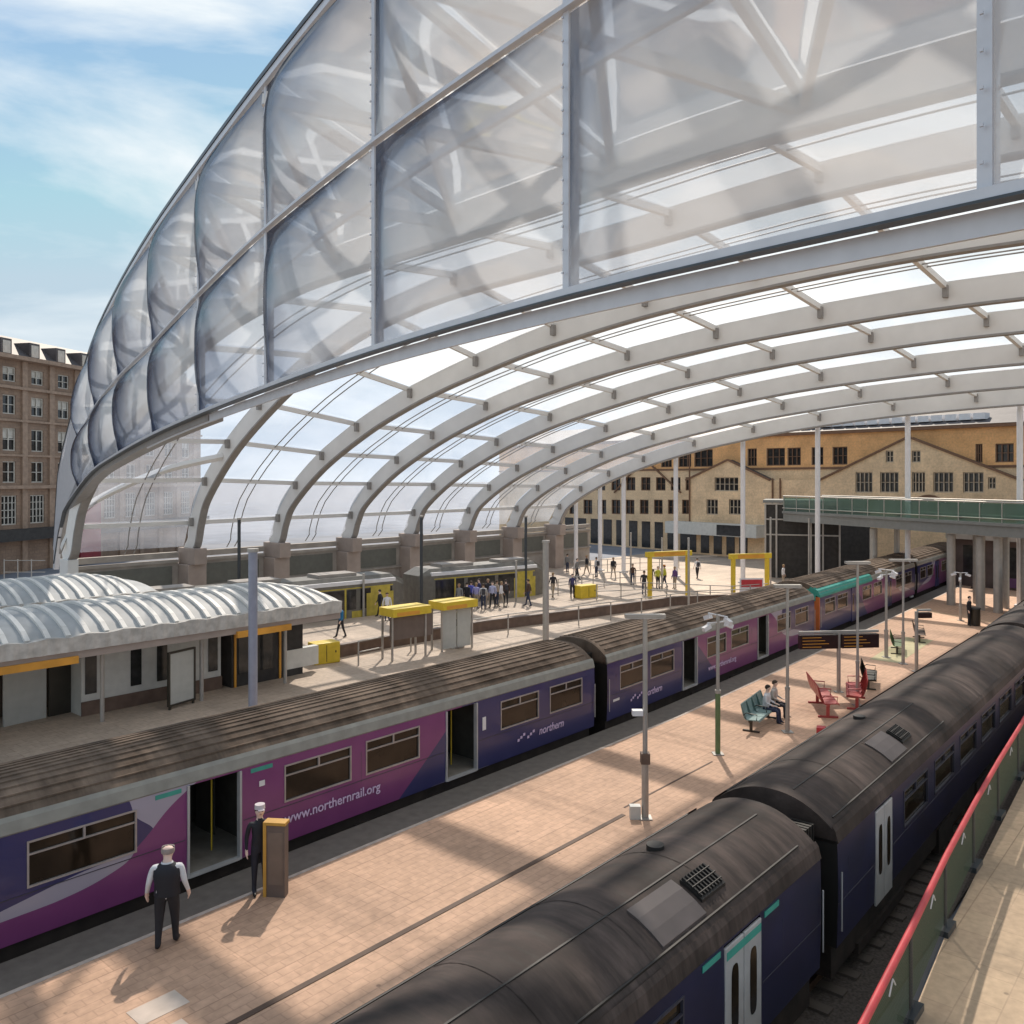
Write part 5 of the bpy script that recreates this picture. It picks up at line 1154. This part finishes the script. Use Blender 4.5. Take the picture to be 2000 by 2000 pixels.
def proto(pose):
    if pose in PROT: return PROT[pose]
    V, R, E, hz = skel(pose); me = bpy.data.meshes.new('body'); me.from_pydata(V, E, []); o = bpy.data.objects.new('body', me); C.objects.link(o)
    m = o.modifiers.new('skin', 'SKIN'); m.use_smooth_shade = True; me.skin_vertices[0].data[0].use_root = True
    for i, r in enumerate(R):
        q = (r, r)
        if i in (0, 1, 2, 3): q = (r * 1.0, r * 1.12)
        me.skin_vertices[0].data[i].radius = q
    s = o.modifiers.new('sub', 'SUBSURF'); s.levels = 1; s.render_levels = 1
    dg = bpy.context.evaluated_depsgraph_get(); r = bpy.data.meshes.new_from_object(o.evaluated_get(dg)); bpy.data.objects.remove(o)
    for p in r.polygons:
        c = p.center; x, y, z = c.x, abs(c.y), c.z
        if z > hz + .545: k = 0
        elif pose != 'sit' and z < .075 or pose == 'sit' and z < .075: k = 3
        elif pose == 'sit': k = 0 if (x > .26 and z > hz + .06 and z < hz + .22 and y > .03) else (2 if (z < hz + .04 or (x > .2 and z < hz + .07)) else 1)
        elif y > .19 and z < hz + .0: k = 0
        elif z < hz + .02 and y < .2: k = 2
        else: k = 1
        p.material_index = k; p.use_smooth = True
    PROT[pose] = (r, hz); return PROT[pose]
def person(label, x, y, face, pose='stand', shirt=('shirt_white', (.7, .7, .72)), legs=('trousers_black', (.02, .02, .025)), hair=('hair_dark', (.03, .02, .015)), skin=0, vest=False, z=0, sc_=1.0, grp=None, cap=None, bag=None, bald=False):
    me, hz = proto(pose); t = thing('person', label, 'person', (x, y, z), face, grp); t.scale = (sc_, sc_, sc_)
    m = me.copy(); idx = [p.material_index for p in me.polygons]; m.materials.clear()
    for q in (pm('skin_%d' % skin, SK[skin], .55), pm(*shirt), pm(*legs), pm('shoes_black', (.015, .013, .012), .4)): m.materials.append(q)
    m.polygons.foreach_set('material_index', idx)
    link(bpy.data.objects.new('body', m), t)
    hx = {'look': .095, 'sit': .08}.get(pose, .025); b = MB(); rings = []
    for i in range(8):                                              # hair cap: a shell over the top and back of the head
        a = math.pi / 2 * (1 - i / 7 * 1.22); rr = .104 * math.cos(a); zz = hz + .705 + .106 * math.sin(a)
        rings.append([(hx - .012 + rr * math.cos(f) * (1.0 if math.cos(f) < 0 else .86 if i > 3 else .95), rr * math.sin(f) * .93, zz + (.045 if (math.cos(f) > .35 and i > 4) else 0)) for f in [2 * math.pi * j / 16 for j in range(16)]])
    if bald: rings = rings[4:]
    b.sweep(rings, 0, True, cap=False); b.build('hair', pm(*hair), t)
    if cap: b = MB(); b.tube([(hx, 0, hz + .745), (hx, 0, hz + .83)], .105, 16, r2=.098); b.box(hx + .06, -.06, hz + .745, hx + .17, .06, hz + .757); b.build('cap', pm(*cap), t)
    if skin < 9:
        for s in (-1, 1): b = MB(); b.box(hx + .082, s * .032 - .012, hz + .705, hx + .092, s * .032 + .012, hz + .716); b.build('eye', pm('eye_dark', (.02, .015, .01)), t)
        b = MB(); b.box(hx + .078, -.022, hz + .648, hx + .086, .022, hz + .656); b.build('mouth', pm('lips', (.45, .2, .17)), t)
    if vest:
        b = MB(); secs = []
        for zz, rx, ry in ((hz - .02, .155, .185), (hz + .1, .150, .175), (hz + .2, .150, .178), (hz + .32, .158, .195), (hz + .42, .145, .185), (hz + .49, .115, .13), (hz + .525, .085, .09)):
            secs.append([(.015 + rx * math.cos(f), ry * math.sin(f), zz) for f in [2 * math.pi * j / 20 for j in range(20)]])
        b.sweep(secs, 0, True, cap=False); b.build('waistcoat', M['vest'], t)
        b = MB(); b.sweep([[(.02 + r_ * math.cos(f), r_ * math.sin(f), z_) for f in [2 * math.pi * j / 16 for j in range(16)]] for z_, r_ in ((hz + .515, .088), (hz + .55, .072))], 0, True, cap=False); b.build('collar', pm('shirt_white', (.7, .7, .72)), t)
    if bag: b = MB(); b.box(-.27, -.12, hz + .08, -.13, .12, hz + .48); b.build('backpack', pm(*bag), t, bevel=.04)
    return t
VD = TH                                                             # facing straight away from the camera
x, y = un(326, 1848)
person('person in dark waistcoat and white sleeves, back turned, beside the open train door', x, y, VD + .2, 'look', vest=True, hair=('hair_grey', (.32, .27, .25)), sc_=1.03, bald=True)
[o for o in C.objects if o.name.startswith('person')][-1].scale = (1.15, 1.24, 1.03)
x, y = un(507, 1744)
person('person in dark uniform and pale cap standing behind the grey totem', x, y, VD + math.pi + .5, 'stand', shirt=('jacket_black', (.018, .018, .024)), legs=('trousers_navy', (.02, .022, .035)), cap=('cap_pale', (.62, .55, .56)), sc_=1.03)
x, y = un(1492, 1408)
G1 = 'people sitting on the pale teal bench'
person('person in a white shirt sitting on the pale teal bench, left of the other', x + .05, y - .05, .15 - math.pi / 2, 'sit', shirt=('shirt_white', (.7, .7, .72)), legs=('jeans_dark', (.03, .04, .08)), z=-.04, grp=G1)
person('person in a pale top sitting at the right end of the teal bench', x + .85, y + .05, .15 - math.pi / 2, 'sit', shirt=('top_beige', (.5, .44, .4)), legs=('trousers_navy', (.02, .022, .035)), hair=('hair_brown', (.06, .035, .02)), z=-.04, grp=G1)
x, y = un(666, 1245)
person('person in a bright blue jacket walking at the end of the nearer canopy', x, y, VD + 2.2, 'walk', shirt=('jacket_blue', (.02, .16, .34)), legs=('trousers_black', (.02, .02, .025)))
crowd = [(742, 1205, 'person in dark clothes in front of the left tram', 'jacket_black', (.03, .025, .03), 'walk'), (756, 1212, 'person in a white top walking before the left tram', 'shirt_white', (.7, .7, .72), 'stand'),
 (897, 1192, 'person in a grey coat at the left end of the crowd', 'coat_grey', (.2, .2, .2), 'stand'), (912, 1190, 'person in black at the left of the crowd', 'jacket_black', (.03, .025, .03), 'walk'),
 (920, 1186, 'person in a bright blue top in the crowd', 'top_blue', (.08, .09, .42), 'stand'), (930, 1188, 'person in a lilac top in the middle of the crowd', 'top_lilac', (.34, .33, .6), 'stand'),
 (936, 1183, 'person in navy behind the lilac top', 'top_navy', (.04, .04, .12), 'walk'), (944, 1191, 'person in pale grey in the crowd', 'top_pale', (.5, .5, .52), 'stand'),
 (953, 1184, 'person in black right of the middle of the crowd', 'jacket_black', (.03, .025, .03), 'stand'), (962, 1187, 'person in a pale blue top in the crowd', 'top_paleblue', (.4, .42, .6), 'walk'),
 (970, 1182, 'person in a beige coat in the crowd', 'coat_beige', (.45, .36, .28), 'stand'), (979, 1186, 'person in a white shirt at the right of the crowd', 'shirt_white', (.7, .7, .72), 'walk'),
 (988, 1181, 'person in dark brown at the right end of the crowd', 'coat_brown', (.08, .045, .03), 'stand'), (1032, 1184, 'person in a brown coat walking alone right of the crowd', 'coat_brown', (.08, .045, .03), 'walk'),
 (1080, 1166, 'person in black just right of the thick grey column', 'jacket_black', (.03, .025, .03), 'walk'), (1118, 1168, 'person in dark blue left of the yellow block', 'top_navy', (.04, .04, .12), 'stand'),
 (1236, 1142, 'person in brown among the far fences', 'coat_brown', (.08, .045, .03), 'stand'), (1272, 1146, 'person in black left of the left gate frame', 'jacket_black', (.03, .025, .03), 'stand'),
 (1285, 1150, 'person in a yellow jacket inside the left gate frame', 'hi_vis', (.5, .5, .05), 'stand'), (1298, 1148, 'person in a yellow jacket and orange helmet inside the left gate frame', 'hi_vis', (.5, .5, .05), 'walk'),
 (1318, 1150, 'person in purple at the right of the left gate frame', 'top_purple', (.12, .06, .2), 'stand'), (1127, 1132, 'person in a dark coat by the farthest fence', 'coat_grey', (.2, .2, .2), 'walk'), (1165, 1128, 'person in a pale top by the farthest fence', 'top_pale', (.5, .5, .52), 'stand'),
 (1198, 1130, 'person in black by the farthest fence', 'jacket_black', (.03, .025, .03), 'walk'), (1893, 1222, 'person in dark clothes beside the litter bin', 'jacket_black', (.03, .025, .03), 'stand')]
PL = [('near the farthest fence, leftmost there', 1108, 1118), ('by the far fence behind the yellow block', 1146, 1124), ('far off, left of the short thin post', 1215, 1126), ('far off between the two gate frames, left', 1362, 1130), ('far off between the two gate frames, right', 1398, 1134),
      ('standing behind the fence before the left gate frame', 1222, 1158), ('at the foot of the left gate frame', 1258, 1162), ('left of the red notice board', 1412, 1158), ('in front of the lift tower', 1530, 1146), ('under the footbridge beside a column', 1905, 1150), ('under the footbridge at the right edge', 1962, 1142), ('before the concourse windows', 1945, 1136)]
CL = [('coat_grey', (.2, .2, .2), 'grey'), ('jacket_black', (.03, .025, .03), 'black'), ('coat_red', (.3, .04, .04), 'red'), ('shirt_white', (.7, .7, .72), 'white'), ('top_navy', (.04, .04, .12), 'navy')]
for i, (w_, px, py) in enumerate(PL):
  if i not in (2, 4, 5, 7): crowd.append((px, py, 'distant person in %s %s' % (CL[i % 5][2], w_), CL[i % 5][0], CL[i % 5][1], 'walk' if i % 2 else 'stand'))
for i, (px, py, lab, mn, mc, pose) in enumerate(crowd):
    x, y = un(px, py)
    person(lab, x, y, rnd.uniform(0, 6.28), pose, shirt=(mn, mc), legs=[('trousers_black', (.02, .02, .025)), ('jeans_dark', (.03, .04, .08)), ('trousers_beige', (.35, .3, .24))][i % 3], skin=i % 3, hair=[('hair_dark', (.03, .02, .015)), ('hair_brown', (.06, .035, .02)), ('hair_fair', (.3, .2, .1))][i % 3], sc_=rnd.uniform(.95, 1.05), grp='people at the tram stop' if px < 1000 else ('people by the far fences' if px < 1500 else None), bag=('backpack_dark', (.04, .04, .05)) if i % 5 == 2 else None, cap=('helmet_orange', (.6, .2, .03)) if 'helmet' in lab else None)
